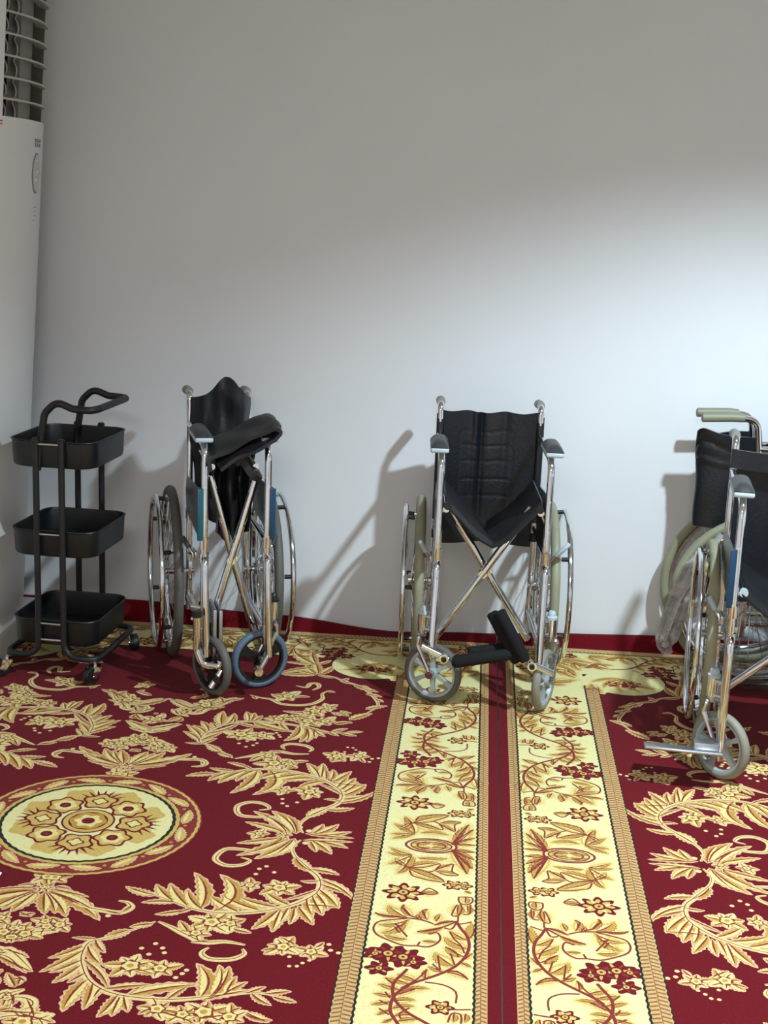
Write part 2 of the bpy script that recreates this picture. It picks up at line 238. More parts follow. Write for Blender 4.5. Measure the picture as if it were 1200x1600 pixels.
BGOLD = [(0.976,-0.52,0.995,-0.491,0.4,0.1),(0.968,-0.531,0.991,-0.548,0.45,-0.1),(0.936,-0.573,0.984,-0.595,0.34,0.2),(0.955,-0.55,0.912,-0.498,0.55,0.15),(0.931,-0.576,0.898,-0.556,0.5,-0.1),(0.976,-0.51,0.933,-0.474,0.5,0.1),(0.982,-0.478,0.929,-0.432,0.45,0.1),(0.98,-0.441,0.94,-0.403,0.4,0.1),(0.983,-0.435,0.989,-0.363,0.5,-0.2),(0.895,-0.606,0.898,-0.568,0.4,0.1),(0.879,-0.617,0.835,-0.595,0.45,-0.1),(0.864,-0.631,0.812,-0.612,0.4,-0.1),(0.847,-0.655,0.798,-0.636,0.4,-0.1),(0.836,-0.68,0.792,-0.672,0.36,-0.1),(0.832,-0.698,0.79,-0.713,0.36,-0.1),(0.831,-0.725,0.805,-0.747,0.4,-0.1),(0.835,-0.675,0.881,-0.645,0.4,0.1),(0.845,-0.66,0.907,-0.642,0.3,0.2),(0.832,-0.694,0.88,-0.687,0.4,0.1),(0.832,-0.721,0.879,-0.708,0.4,0.1),(0.838,-0.747,0.876,-0.737,0.4,0.1),(0.847,-0.763,0.887,-0.753,0.4,0.1),(0.838,-0.755,0.817,-0.771,0.4,0.0),(0.828,-0.358,0.769,-0.353,0.3,0.1),(0.843,-0.362,0.798,-0.31,0.5,0.2),(0.854,-0.357,0.83,-0.306,0.4,0.1),(0.878,-0.368,0.865,-0.341,0.5,0.1),(0.889,-0.366,0.887,-0.318,0.5,0.3),(0.907,-0.369,0.917,-0.334,0.5,-0.1),(0.849,-0.369,0.779,-0.399,0.35,0.25),(0.841,-0.379,0.788,-0.437,0.4,0.2),(0.836,-0.402,0.816,-0.394,0.5,0.0),(0.848,-0.455,0.796,-0.441,0.4,0.1),(0.925,-0.395,0.869,-0.422,0.3,0.1),(0.907,-0.386,0.956,-0.363,0.3,0.1),(0.882,-0.455,0.916,-0.456,0.4,-0.2),(0.869,-0.243,0.908,-0.24,0.5,0.0),(0.97,-0.221,0.987,-0.231,0.5,0.0),(0.974,-0.248,0.973,-0.281,0.6,0.0),(0.958,-0.287,0.955,-0.339,0.6,0.0),(0.979,-0.286,0.981,-0.327,0.6,0.0),(0.959,-0.721,0.957,-0.752,0.6,0.0),(0.982,-0.718,0.98,-0.749,0.6,0.0),(0.882,-0.012,0.832,-0.008,0.5,0.1),(0.882,-0.012,0.932,-0.008,0.5,0.1),(0.934,-0.014,0.992,-0.019,0.28,0.05),(0.934,-0.014,0.991,-0.06,0.28,0.05),(0.934,-0.014,0.987,-0.107,0.28,0.05),(0.934,-0.014,0.975,-0.135,0.28,0.05),(0.837,-0.057,0.776,-0.052,0.34,0.1),(0.837,-0.057,0.78,-0.113,0.34,0.1),(0.837,-0.057,0.808,-0.154,0.34,0.1),(0.837,-0.057,0.78,-0.024,0.34,0.1),(0.828,-0.125,0.918,-0.179,0.3,-0.1),(0.834,-0.121,0.908,-0.093,0.35,0.2),(0.897,-0.134,0.95,-0.142,0.35,0.1),(0.897,-0.128,0.938,-0.095,0.4,0.1),(0.828,-0.119,0.797,-0.076,0.5,0.0),(0.828,-0.119,0.806,-0.158,0.5,0.0),(0.85,-0.068,0.926,-0.063,0.3,-0.2),(0.942,-0.04,0.972,-0.129,0.35,0.1)]
BLINE = [(0.007,[(0.954,-0.362),(0.966,-0.394),(0.98,-0.425),(0.985,-0.467),(0.976,-0.51),(0.957,-0.548),(0.929,-0.579),(0.895,-0.606),(0.864,-0.631),(0.84,-0.665),(0.831,-0.699),(0.832,-0.734),(0.847,-0.767),(0.856,-0.787)]),(0.004,[(0.956,-0.373),(0.966,-0.372),(0.989,-0.36)]),(0.004,[(0.941,-0.409),(0.952,-0.44),(0.967,-0.464),(0.975,-0.494)]),(0.004,[(0.933,-0.474),(0.956,-0.492),(0.962,-0.512)]),(0.004,[(0.945,-0.499),(0.955,-0.543)]),(0.004,[(0.918,-0.513),(0.925,-0.567)]),(0.004,[(0.908,-0.545),(0.926,-0.572)]),(0.004,[(0.936,-0.573),(0.961,-0.567),(0.984,-0.595)]),(0.004,[(0.895,-0.617),(0.933,-0.622),(0.96,-0.644),(0.961,-0.685)]),(0.004,[(0.898,-0.568),(0.879,-0.608),(0.847,-0.646)]),(0.004,[(0.812,-0.612),(0.833,-0.638)]),(0.004,[(0.816,-0.664),(0.828,-0.685)]),(0.004,[(0.806,-0.695),(0.825,-0.708)]),(0.004,[(0.808,-0.724),(0.83,-0.743)]),(0.004,[(0.876,-0.646),(0.845,-0.669)]),(0.004,[(0.869,-0.714),(0.85,-0.736),(0.854,-0.753)]),(0.0045,[(0.769,-0.35),(0.79,-0.361),(0.843,-0.363),(0.878,-0.368),(0.904,-0.381)]),(0.0045,[(0.843,-0.365),(0.8,-0.379),(0.778,-0.391),(0.771,-0.417),(0.78,-0.443),(0.807,-0.463),(0.841,-0.48),(0.872,-0.478),(0.894,-0.48),(0.913,-0.464),(0.921,-0.442),(0.914,-0.418),(0.895,-0.426)]),(0.0045,[(0.828,-0.318),(0.848,-0.35),(0.869,-0.361)]),(0.0045,[(0.833,-0.305),(0.826,-0.324)]),(0.0045,[(0.869,-0.419),(0.897,-0.407),(0.928,-0.389),(0.956,-0.362)]),(0.0045,[(0.905,-0.386),(0.93,-0.369),(0.956,-0.362)]),(0.0045,[(0.956,-0.362),(0.945,-0.397),(0.928,-0.394)]),(0.0045,[(0.819,-0.393),(0.848,-0.444)]),(0.0045,[(0.817,-0.405),(0.83,-0.43)]),(0.0045,[(0.872,-0.478),(0.877,-0.461)]),(0.0045,[(0.883,-0.35),(0.876,-0.328),(0.887,-0.318)]),(0.004,[(0.869,-0.243),(0.886,-0.219),(0.908,-0.24),(0.887,-0.249),(0.869,-0.243)]),(0.004,[(0.957,-0.251),(0.987,-0.249),(0.988,-0.273),(0.972,-0.285),(0.959,-0.275),(0.957,-0.251)]),(0.004,[(0.954,-0.287),(0.943,-0.335),(0.958,-0.336),(0.966,-0.303),(0.961,-0.283)]),(0.004,[(0.985,-0.283),(0.984,-0.324),(0.969,-0.329)]),(0.004,[(0.958,-0.339),(0.958,-0.362)]),(0.004,[(0.943,-0.706),(0.959,-0.708),(0.992,-0.703)]),(0.004,[(0.947,-0.753),(0.954,-0.722),(0.972,-0.724),(0.973,-0.754)]),(0.006,[(0.946,0.0),(0.944,-0.009),(0.939,-0.017),(0.93,-0.025),(0.919,-0.031),(0.905,-0.035),(0.89,-0.037),(0.875,-0.037),(0.86,-0.035),(0.846,-0.031),(0.834,-0.025),(0.826,-0.017),(0.82,-0.009),(0.818,-0.0)]),(0.004,[(0.934,0.0),(0.932,-0.007),(0.928,-0.014),(0.921,-0.02),(0.911,-0.025),(0.9,-0.028),(0.889,-0.03),(0.876,-0.03),(0.864,-0.028),(0.853,-0.025),(0.844,-0.02),(0.837,-0.014),(0.833,-0.007),(0.831,-0.0)]),(0.004,[(0.918,0.0),(0.917,-0.005),(0.914,-0.01),(0.909,-0.014),(0.902,-0.017),(0.895,-0.019),(0.887,-0.02),(0.878,-0.02),(0.87,-0.019),(0.862,-0.017),(0.856,-0.014),(0.851,-0.01),(0.848,-0.005),(0.847,-0.0)]),(0.0045,[(0.934,-0.014),(0.963,-0.022),(0.992,-0.019)]),(0.0045,[(0.934,-0.014),(0.963,-0.043),(0.991,-0.06)]),(0.0045,[(0.934,-0.014),(0.961,-0.067),(0.987,-0.107)]),(0.0045,[(0.934,-0.014),(0.955,-0.081),(0.975,-0.135)]),(0.004,[(0.798,-0.096),(0.825,-0.119),(0.866,-0.119),(0.908,-0.093),(0.897,-0.128),(0.879,-0.14)]),(0.004,[(0.828,-0.125),(0.866,-0.132),(0.898,-0.154),(0.921,-0.182),(0.887,-0.181),(0.862,-0.172),(0.843,-0.162),(0.835,-0.137)]),(0.004,[(0.897,-0.128),(0.927,-0.097),(0.94,-0.091),(0.938,-0.128),(0.954,-0.145),(0.926,-0.149),(0.907,-0.139)])]
BFLOW = [(0.827,-0.247,0.03,8.0,0.0),(0.943,-0.196,0.016,6.0,0.0),(0.967,-0.195,0.014,5.0,0.0),(0.811,-0.518,0.028,7.0,1.0),(0.844,-0.528,0.028,7.0,1.0),(0.796,-0.578,0.019,6.0,1.0),(0.783,-0.522,0.018,5.0,1.0),(0.867,-0.545,0.018,5.0,1.0),(0.93,-0.704,0.018,6.0,0.0)]
# ------------------------------------------------------------------ the two carpets (pattern inlaid in each carpet's own pile)
def pile(name, color, var=0.12, rough=0.95):
    M = mat(name, color, rough, spec=0.12, var=var, vscale=160, bump=0.5, bscale=420, bdist=0.0015, detail=2)
    M.node_tree.nodes['Principled BSDF'].inputs['Sheen Weight'].default_value = 0.04
    return M
C_FIELD = pile('carpet_red_pile', (98, 11, 22), 0.14); C_OUT = pile('carpet_pale_outline_pile', (216, 174, 138)); C_GOLD = pile('carpet_gold_pile', (180, 140, 66))
C_LIGHT = pile('carpet_pale_gold_pile', (220, 204, 134)); C_VEIN = pile('carpet_brown_red_pile', (126, 48, 44)); C_CREAM = pile('carpet_cream_pile', (218, 210, 152))
C_BRAID = pile('carpet_tan_pile', (192, 158, 108)); C_BRAIDD = pile('carpet_brown_pile', (136, 92, 54)); C_BLACK = pile('carpet_black_pile', (36, 38, 32)); C_MAUVE = pile('carpet_rose_pile', (120, 34, 40)); C_TAN = pile('carpet_sand_pile', (196, 166, 92)); C_DRED = pile('carpet_dark_red_pile', (104, 18, 28))
C_PALE = pile('carpet_pale_sand_pile', (214, 196, 128))
CM = [C_FIELD, C_OUT, C_GOLD, C_LIGHT, C_VEIN, C_CREAM, C_BRAID, C_BRAIDD, C_BLACK, C_MAUVE, C_TAN, C_DRED, C_PALE]
FIELD, OUT, GOLD, LIGHT, VEIN, CREAM, BRAID, BRAIDD, BLACK, MAUVE, TAN, DRED, PALE = range(13)
# speckled cream ground
nt = C_CREAM.node_tree; P_ = nt.nodes['Principled BSDF']
vo = nt.nodes.new('ShaderNodeTexVoronoi'); vo.inputs['Scale'].default_value = 85
tc_ = nt.nodes.new('ShaderNodeTexCoord'); nt.links.new(tc_.outputs['Object'], vo.inputs['Vector'])
cr = nt.nodes.new('ShaderNodeValToRGB'); cr.color_ramp.elements[0].position = 0.16; cr.color_ramp.elements[1].position = 0.26
cr.color_ramp.elements[0].color = srgb((214, 190, 122)); cr.color_ramp.elements[1].color = srgb((218, 210, 152))
nt.links.new(vo.outputs['Distance'], cr.inputs['Fac']); nt.links.new(cr.outputs['Color'], P_.inputs['Base Color'])
AX, AY, SEAM = -0.943, -1.83, 0.112
VMAX = AY * -1 - 0.098         # the far edge meets the wall
def lerp_tab(tab, x):
    if x <= tab[0][0]: return tab[0][1]
    for (a, b), (c, d) in zip(tab, tab[1:]):
        if x <= c:
            t = (x - a) / (c - a); t = t * t * (3 - 2 * t); return b + (d - b) * t
    return tab[-1][1]
CURL = [(-2.0, 0.06), (-1.3, 0.070), (-0.72, 0.044), (-0.27, 0.006), (0.05, 0.02), (0.36, 0.04), (0.73, 0.052), (1.5, 0.05), (2.3, 0.05)]
def curl(x, y):
    t = min(1, max(0, (y + 0.165) / 0.06)); return lerp_tab(CURL, x) * t * t * (3 - 2 * t)
class Inlay:
    def __init__(self, sx): self.bm = bmesh.new(); self.sx = sx; self.n = 0; self.j = 0.0
    def nxt(self):
        self.n += 1; self.j = (self.n * 0.61803399 % 1.0) * 0.7e-4
    def w(self, u, v, z):
        X = AX + u; X = X if self.sx > 0 else 2 * SEAM - X
        Y = AY + v
        return self.bm.verts.new((X, Y, z * 0.5 + (self.j if z > 0 else 0) + curl(X, Y)))
    def face(self, vs, mi):
        f = self.bm.faces.new(vs); f.material_index = mi
        if f.normal.z < 0 if f.normal.length > 0 else False: f.normal_flip()
        return f
    def strip(self, left, right, z, mi):
        self.nxt()
        a = [self.w(p[0], p[1], z) for p in left]; b = [self.w(p[0], p[1], z) for p in right]
        for i in range(len(a) - 1): self.face((a[i], b[i], b[i + 1], a[i + 1]), mi)
    def rect(self, u0, u1, v0, v1, z, mi, nu=1, nv=1):
        self.nxt()
        g = [[self.w(u0 + (u1 - u0) * i / nu, v0 + (v1 - v0) * j / nv, z) for j in range(nv + 1)] for i in range(nu + 1)]
        for i in range(nu):
            for j in range(nv): self.face((g[i][j], g[i + 1][j], g[i + 1][j + 1], g[i][j + 1]), mi)
    def fan(self, cu, cv, rim, z, mi):
        self.nxt()
        c = self.w(cu, cv, z); vs = [self.w(p[0], p[1], z) for p in rim]
        for i in range(len(vs)): self.face((c, vs[i], vs[(i + 1) % len(vs)]), mi)
    def disc(self, cu, cv, r, z, mi, n=24, lob=0, amp=0.0, ph=0.0, sq=1.0):
        self.fan(cu, cv, [(cu + r * (1 + amp * math.cos(lob * a + ph)) * math.cos(a), cv + sq * r * (1 + amp * math.cos(lob * a + ph)) * math.sin(a)) for a in (2 * PI * k / n for k in range(n))], z, mi)
    def ring(self, cu, cv, r0, r1, z, mi, n=72, jag=0.0):
        L = []; R_ = []
        for k in range(n + 1):
            a = 2 * PI * k / n; j = jag * (1 if k % 2 else -1)
            L.append((cu + (r0 + j) * math.cos(a), cv + (r0 + j) * math.sin(a))); R_.append((cu + (r1 + j) * math.cos(a), cv + (r1 + j) * math.sin(a)))
        self.strip(L, R_, z, mi)
    def ribbon(self, pts, w, z, mi, taper=True, sub=4, sh=0.0):
        # Catmull-Rom smoothed ribbon
        P = [pts[0]] + list(pts) + [pts[-1]]; q = []
        for i in range(1, len(P) - 2):
            for k in range(sub):
                t = k / sub; a, b, c, d = P[i - 1], P[i], P[i + 1], P[i + 2]
                q.append(tuple(0.5 * (2 * b[j] + (c[j] - a[j]) * t + (2 * a[j] - 5 * b[j] + 4 * c[j] - d[j]) * t * t + (3 * b[j] - a[j] - 3 * c[j] + d[j]) * t ** 3) for j in (0, 1)))
        q.append(tuple(pts[-1])); n = len(q); L = []; R_ = []
        for i in range(n):
            a, b = q[max(0, i - 1)], q[min(n - 1, i + 1)]
            dx, dy = b[0] - a[0], b[1] - a[1]; l = math.hypot(dx, dy) or 1
            ww = w * 0.5 * ((min(1, 0.35 + 2.2 * min(i, n - 1 - i) / n)) if taper else 1)
            nx, ny = -dy / l, dx / l
            L.append((q[i][0] + nx * (ww + sh), q[i][1] + ny * (ww + sh))); R_.append((q[i][0] - nx * (ww - sh), q[i][1] - ny * (ww - sh)))
        self.strip(L, R_, z, mi)
    def leaf(self, b, t, wr, bd, layers):
        """layers: (width offset, width scale, sideways shift, t0, t1, z, material)"""
        dx, dy = t[0] - b[0], t[1] - b[1]; ln = math.hypot(dx, dy)
        if ln < 1e-4: return
        nx, ny = -dy / ln, dx / ln; cu, cv = (b[0] + t[0]) / 2 + nx * bd * ln, (b[1] + t[1]) / 2 + ny * bd * ln
        hw = min(wr * ln * 0.43, 0.026)
        for (off, sc, shf, t0, t1, z, mi) in layers:
            L = []; R_ = []; K = 13
            for k in range(K + 1):
                s = k / K; tt = t0 + (t1 - t0) * s
                x = b[0] * (1 - tt) ** 2 + 2 * cu * tt * (1 - tt) + t[0] * tt * tt; y = b[1] * (1 - tt) ** 2 + 2 * cv * tt * (1 - tt) + t[1] * tt * tt
                ex, ey = 2 * (cu - b[0]) * (1 - tt) + 2 * (t[0] - cu) * tt, 2 * (cv - b[1]) * (1 - tt) + 2 * (t[1] - cv) * tt
                el = math.hypot(ex, ey) or 1; mx, my = -ey / el, ex / el
                prof = (math.sin(PI * min(1, max(0, s)) ** 0.85)) ** 0.75 * (1 - 0.26 * (k % 2))
                h = max(0.0004, hw * sc * prof + off * (0.3 + prof)); c = shf * hw * prof
                L.append((x + mx * (c + h), y + my * (c + h))); R_.append((x + mx * (c - h), y + my * (c - h)))
            self.strip(L, R_, z, mi)
FL = [(0.0030, 1.0, 0, -0.04, 1.06, 0.0006, OUT), (-0.0004, 0.95, 0, 0, 1, 0.0009, GOLD), (0, 0.36, 0.40, 0.05, 0.95, 0.0012, LIGHT), (0.0017, 0.03, -0.15, 0.0, 0.92, 0.0014, VEIN)]
BL = [(0.004, 1.9, 0, -0.1, 1.12, 0.0007, PALE), (0.001, 1.25, 0, 0, 1, 0.0008, TAN), (0, 0.5, 0.5, 0.1, 0.95, 0.0010, GOLD), (0, 0.3, -0.55, 0.1, 0.8, 0.0011, LIGHT), (0.0017, 0.0, -0.1, 0.0, 0.85, 0.0012, VEIN), (0.0009, 0.0, 1.25, 0.1, 1.0, 0.0013, VEIN)]
def flower(I, u, v, r, n):
    ph = (u * 37.7 + v * 91.3) % 6.28
    for k in range(n):
        a = 2 * PI * k / n + ph; rr = r * (1.0 + 0.22 * math.sin(k * 2.3 + ph * 5)); p = (u + r * 0.18 * math.cos(a), v + r * 0.18 * math.sin(a)); q = (u + rr * 1.12 * math.cos(a + 0.12), v + rr * 1.12 * math.sin(a + 0.12))
        I.leaf(p, q, 0.72, 0.06, [(0.003, 1.05, 0, -0.05, 1.05, 0.0008, OUT), (0, 0.95, 0, 0, 1, 0.0011, GOLD if k % 3 else LIGHT), (0, 0.42, 0.35, 0.15, 0.95, 0.0013, LIGHT), (0.0014, 0, -0.25, 0.1, 0.85, 0.0015, VEIN)])
    I.disc(u, v, r * 0.46, 0.0016, VEIN, 24, 6, 0.14, ph); I.disc(u, v, r * 0.36, 0.0018, LIGHT, 20, 5, 0.14, ph); I.disc(u, v, r * 0.17, 0.002, GOLD, 10)
def redflower(I, u, v, r, n, dark):
    I.disc(u, v, r * 1.1, 0.0010, DRED, 8 * n, n, 0.2, sq=0.9); I.disc(u, v, r * 0.8, 0.0012, DRED if dark else TAN, 8 * n, n, 0.22, sq=0.9)
    for k in range(n):
        a = 2 * PI * k / n + 0.3
        I.leaf((u + r * 0.25 * math.cos(a), v + r * 0.22 * math.sin(a)), (u + r * 0.95 * math.cos(a), v + r * 0.85 * math.sin(a)), 0.4, 0, [(0, 1, 0, 0, 1, 0.0014, (TAN if k % 2 else VEIN) if dark else (LIGHT if k % 2 else DRED))])
    I.disc(u, v, r * 0.42, 0.0016, DRED, 14); I.disc(u, v, r * 0.28, 0.0018, TAN, 12); I.disc(u, v, r * 0.11, 0.002, DRED, 8)
def motif(I, data, mu, mv):
    f = lambda u, v: (u * mu, v * mv); sg = mu * mv
    lv, stm, fls, dts = data
    for (w, pts) in stm:
        p = [f(*q) for q in pts]
        I.ribbon(p, w + 0.006, 0.0010, OUT); I.ribbon(p, w, 0.0013, LIGHT); I.ribbon(p, 0.0026, 0.0016, VEIN, sh=0.001)
    for (bu, bv, tu, tv, w, bd) in lv: I.leaf(f(bu, bv), f(tu, tv), w, bd * sg, FL)
    for (u, v, r, n) in fls: flower(I, *f(u, v), r, int(n))
    for (u, v, r) in dts:
        I.disc(*f(u, v), r, 0.0008, OUT, 10); I.disc(*f(u, v), r * 0.7, 0.001, LIGHT, 10)
def border(I, fn, sg, lo=-9.0, hi=9.0):
    """fn maps strip (across, along) to carpet (u, v)"""
    for (bu, bv, tu, tv, w, bd) in BGOLD:
        if lo < bv < hi: I.leaf(fn(bu, bv), fn(tu, tv), w, bd * sg, BL)
    for (w, pts) in BLINE:
        if lo < pts[0][1] < hi: I.ribbon([fn(*p) for p in pts], w * 1.05, 0.0014, VEIN, False, 3)
    for (u, v, r, n, dk) in BFLOW:
        if lo < v < hi: redflower(I, *fn(u, v), r * 1.3, int(n), dk)
UI, UB0, UB1, UB2, UM = 0.712, 0.758, 0.998, 1.025, SEAM - AX - 0.002     # field edge, cream edges, outer braid, carpet edge
VC, VF, VBR = VMAX - 0.045, VMAX - 0.10, 0
def braid(I, axis, a0, a1, b0, b1, step=0.0145):
    """twisted braid band: a across, b along"""
    q = (lambda a, b: (a, b)) if axis == 'v' else (lambda a, b: (b, a))
    n = max(1, int(abs(b1 - b0) / 0.05))
    L = [q(a0, b0 + (b1 - b0) * k / n) for k in range(n + 1)]; R_ = [q(a1, b0 + (b1 - b0) * k / n) for k in range(n + 1)]
    I.strip(L, R_, 0.0012, BRAID)
    k = 0; b = b0; w = a1 - a0; mid = a0 + w * 0.5
    while b < b1 - step:
        for (s0, s1, d) in ((0.08, 0.48, 0.007), (0.54, 0.94, -0.005)):
            p0, p1 = a0 + w * s0, a0 + w * s1
            I.strip([q(p0, b), q(p1, b + d)], [q(p0, b + 0.0050), q(p1, b + d + 0.0050)], 0.0016, BRAIDD)
        b += step; k += 1
    I.strip([q(mid - 0.0012, b0 + (b1 - b0) * k / n) for k in range(n + 1)], [q(mid + 0.0006, b0 + (b1 - b0) * k / n) for k in range(n + 1)], 0.0016, BRAIDD)
def edge_line(I, axis, a, b0, b1, w=0.0055):
    q = (lambda x, y: (x, y)) if axis == 'v' else (lambda x, y: (y, x))
    n = int(abs(b1 - b0) / 0.011); L = []; R_ = []
    for k in range(n + 1):
        j = 0.0014 * (1 if k % 2 else -1); b = b0 + (b1 - b0) * k / n
        L.append(q(a - w / 2 + j, b)); R_.append(q(a + w / 2 + j, b))
    I.strip(L, R_, 0.0015, BLACK)
def make_carpet(name, sx, label):
    I = Inlay(sx); bm = I.bm
    # ground: flat, then curling up against the wall
    vs = [-VMAX, -1.0, 0.0, 1.0, VMAX - 0.085] + [VMAX - 0.075 + 0.075 * k / 10 for k in range(11)]
    us = [-UM + 2 * UM * k / 48 for k in range(49)]
    G = [[I.w(u, v, 0.0) for v in vs] for u in us]
    for i in range(48):
        for j in range(len(vs) - 1): I.face((G[i][j], G[i + 1][j], G[i + 1][j + 1], G[i][j + 1]), FIELD)
    B = [[I.w(u, v, -0.0115) for v in vs] for u in us]
    for i in range(48):
        I.face((B[i][0], B[i + 1][0], G[i + 1][0], G[i][0]), FIELD); I.face((G[i][-1], G[i + 1][-1], B[i + 1][-1], B[i][-1]), FIELD)
        for j in range(len(vs) - 1): I.bm.faces.new((B[i][j + 1], B[i + 1][j + 1], B[i + 1][j], B[i][j]))
    for j in range(len(vs) - 1):
        I.face((G[0][j], G[0][j + 1], B[0][j + 1], B[0][j]), FIELD); I.face((B[-1][j], B[-1][j + 1], G[-1][j + 1], G[-1][j]), FIELD)
    VO = VMAX - 0.062          # outer edge of the far braid
    VB = VO - 0.042; VIN = VB - 0.235
    for mu in (1, -1):
        a, b = sorted((mu * UB0, mu * UB1)); I.rect(a, b, -VB, VB, 0.0003, CREAM, 4, 40)
        braid(I, 'v', min(mu * UI, mu * UB0), max(mu * UI, mu * UB0), -VIN + 0.13, VIN - 0.13); braid(I, 'v', min(mu * UB1, mu * UB2), max(mu * UB1, mu * UB2), -VO, VO)
        edge_line(I, 'v', mu * UB0, -VIN + 0.12, VIN - 0.12); edge_line(I, 'v', mu * UB1, -VB, VB); edge_line(I, 'v', mu * UI, -VIN + 0.13, VIN - 0.13, 0.003)
        fn = lambda u, v, m=mu: (u * m, v); border(I, fn, mu); fn2 = lambda u, v, m=mu: (u * m, -v); border(I, fn2, -mu)
        for mv in (1, -1):
            fn3 = lambda u, v, m=mu, q=mv: (u * m, q * (v + 1.36)); border(I, fn3, mu * mv, -0.56, -0.17)
    for mv in (1, -1):
        a, b = sorted((mv * VIN, mv * VB)); I.rect(-UB1, UB1, a, b, 0.0004, CREAM, 44, 5)
        braid(I, 'u', min(mv * VB, mv * VO), max(mv * VB, mv * VO), -UB2, UB2)
        edge_line(I, 'u', mv * VB, -UB1, UB1)
        edge_line(I, 'u', mv * VIN, -0.52, 0.52, 0.004)
        for (along0, sg) in ((0.0, 1), (0.0, -1)):
            fn = lambda u, v, q=mv, s=sg: (-(v + 0.02) * s * 0.93, q * (VB - (UB1 - u))); border(I, fn, sg * mv, -0.62, 9)
        for mu in (1, -1):
            # rounded cream lobes at the corners of the field, with a flower in each
            I.disc(mu * 0.615, mv * (VIN - 0.055), 0.142, 0.0001, BLACK, 40, sq=0.98); I.disc(mu * 0.615, mv * (VIN - 0.055), 0.138, 0.0005, CREAM, 40, sq=0.98)
            I.disc(mu * 0.72, mv * (VIN - 0.10), 0.085, 0.0005, CREAM, 30)
            redflower(I, mu * 0.60, mv * (VIN - 0.085), 0.034, 7, 1); redflower(I, mu * 0.655, mv * (VIN - 0.09), 0.024, 6, 1)
            for k in range(5):
                a = -0.3 - k * 0.55; I.leaf((mu * 0.615, mv * (VIN - 0.03)), (mu * (0.615 + 0.12 * math.cos(a)), mv * (VIN - 0.045 + 0.115 * math.sin(a))), 0.22, 0.2 * mu * mv, BL)
            for k in range(4):
                I.leaf((mu * (0.735 + 0.02 * (k % 2)), mv * (VIN - 0.10 - 0.02 * k)), (mu * (0.70 + 0.04 * (k % 2)), mv * (VIN - 0.185 + 0.014 * k)), 0.4, 0.1, BL)
    for mu in (1, -1):
        for mv in (1, -1):
            # leafy palmette filling each cream corner
            cu, cv = mu * 0.955, mv * (VB - 0.035); sg = mu * mv
            for k in range(9):
                a = math.radians(188 + k * 9.5); ln = 0.20 + 0.05 * (k % 3)
                I.leaf((cu + mu * 0.04 * math.cos(a), cv + mv * 0.04 * math.sin(a)), (cu + mu * ln * math.cos(a), cv + mv * ln * math.sin(a)), 0.17, 0.1 * sg * (1 if k > 4 else -1), BL)
                I.ribbon([(cu + mu * 0.05 * math.cos(a), cv + mv * 0.05 * math.sin(a)), (cu + mu * ln * 0.6 * math.cos(a + 0.06), cv + mv * ln * 0.6 * math.sin(a + 0.06)), (cu + mu * ln * math.cos(a), cv + mv * ln * math.sin(a))], 0.004, 0.0014, VEIN, False, 3)
            redflower(I, cu, cv, 0.036, 7, 0); redflower(I, mu * 0.80, mv * (VB - 0.045), 0.03, 6, 1); redflower(I, mu * 0.955, mv * (VB - 0.20), 0.026, 6, 1)
            for (p0, p1, p2, p3) in (((0.78, 0.26), (0.83, 0.20), (0.90, 0.24), (0.88, 0.30)), ((0.78, 0.12), (0.74, 0.17), (0.70, 0.12), (0.66, 0.15)), ((0.99, 0.28), (0.93, 0.31), (0.88, 0.35), (0.80, 0.33)), ((0.72, 0.03), (0.66, 0.06), (0.60, 0.03), (0.56, 0.07))):
                pp = [(mu * q[0], mv * (VB - q[1])) for q in (p0, p1, p2, p3)]; I.ribbon(pp, 0.0045, 0.0014, VEIN, False, 4)
                for q in range(3):
                    I.leaf(pp[q], (pp[q + 1][0] + mu * 0.02, pp[q + 1][1] - mv * 0.03), 0.4, 0.15 * sg, BL); I.leaf(pp[q], (pp[q + 1][0] - mu * 0.02, pp[q + 1][1] + mv * 0.025), 0.4, -0.15 * sg, BL)
    for mu in (1, -1):
        motif(I, FAR, mu, 1); motif(I, FAR, mu, -1)
        for mv in (1, -1): motif(I, LOW, mu, mv)
    # medallion
    I.disc(0, 0, 0.290, 0.0018, VEIN, 72); I.ring(0, 0, 0.278, 0.286, 0.0020, TAN, 120, 0.0012); I.disc(0, 0, 0.277, 0.0019, MAUVE, 72)
    for k in range(16):
        a = 2 * PI * k / 16 + 0.1; a2 = a + 0.30; r0, r1 = (0.262, 0.240) if k % 2 else (0.242, 0.262)
        I.leaf((r0 * math.cos(a), r0 * math.sin(a)), (r1 * math.cos(a2), r1 * math.sin(a2)), 0.42, -0.1, [(0.002, 1, 0, -0.03, 1.03, 0.0021, OUT), (0, 0.95, 0, 0, 1, 0.0023, TAN), (0, 0.35, 0.3, 0.1, 0.9, 0.0025, LIGHT)])
        I.disc(0.250 * math.cos(a - 0.05), 0.250 * math.sin(a - 0.05), 0.008, 0.0025, VEIN, 10); I.disc(0.250 * math.cos(a - 0.05), 0.250 * math.sin(a - 0.05), 0.005, 0.0027, GOLD, 10)
    I.ring(0, 0, 0.222, 0.233, 0.0022, TAN, 96, 0.001); I.ring(0, 0, 0.214, 0.223, 0.0023, BLACK, 96, 0.0012); I.disc(0, 0, 0.215, 0.0021, CREAM, 72)
    for k in range(8):
        a = 2 * PI * k / 8 + 0.02; I.disc(0.15 * math.cos(a + 0.39), 0.15 * math.sin(a + 0.39), 0.045, 0.0023, TAN, 20, 5, 0.12)
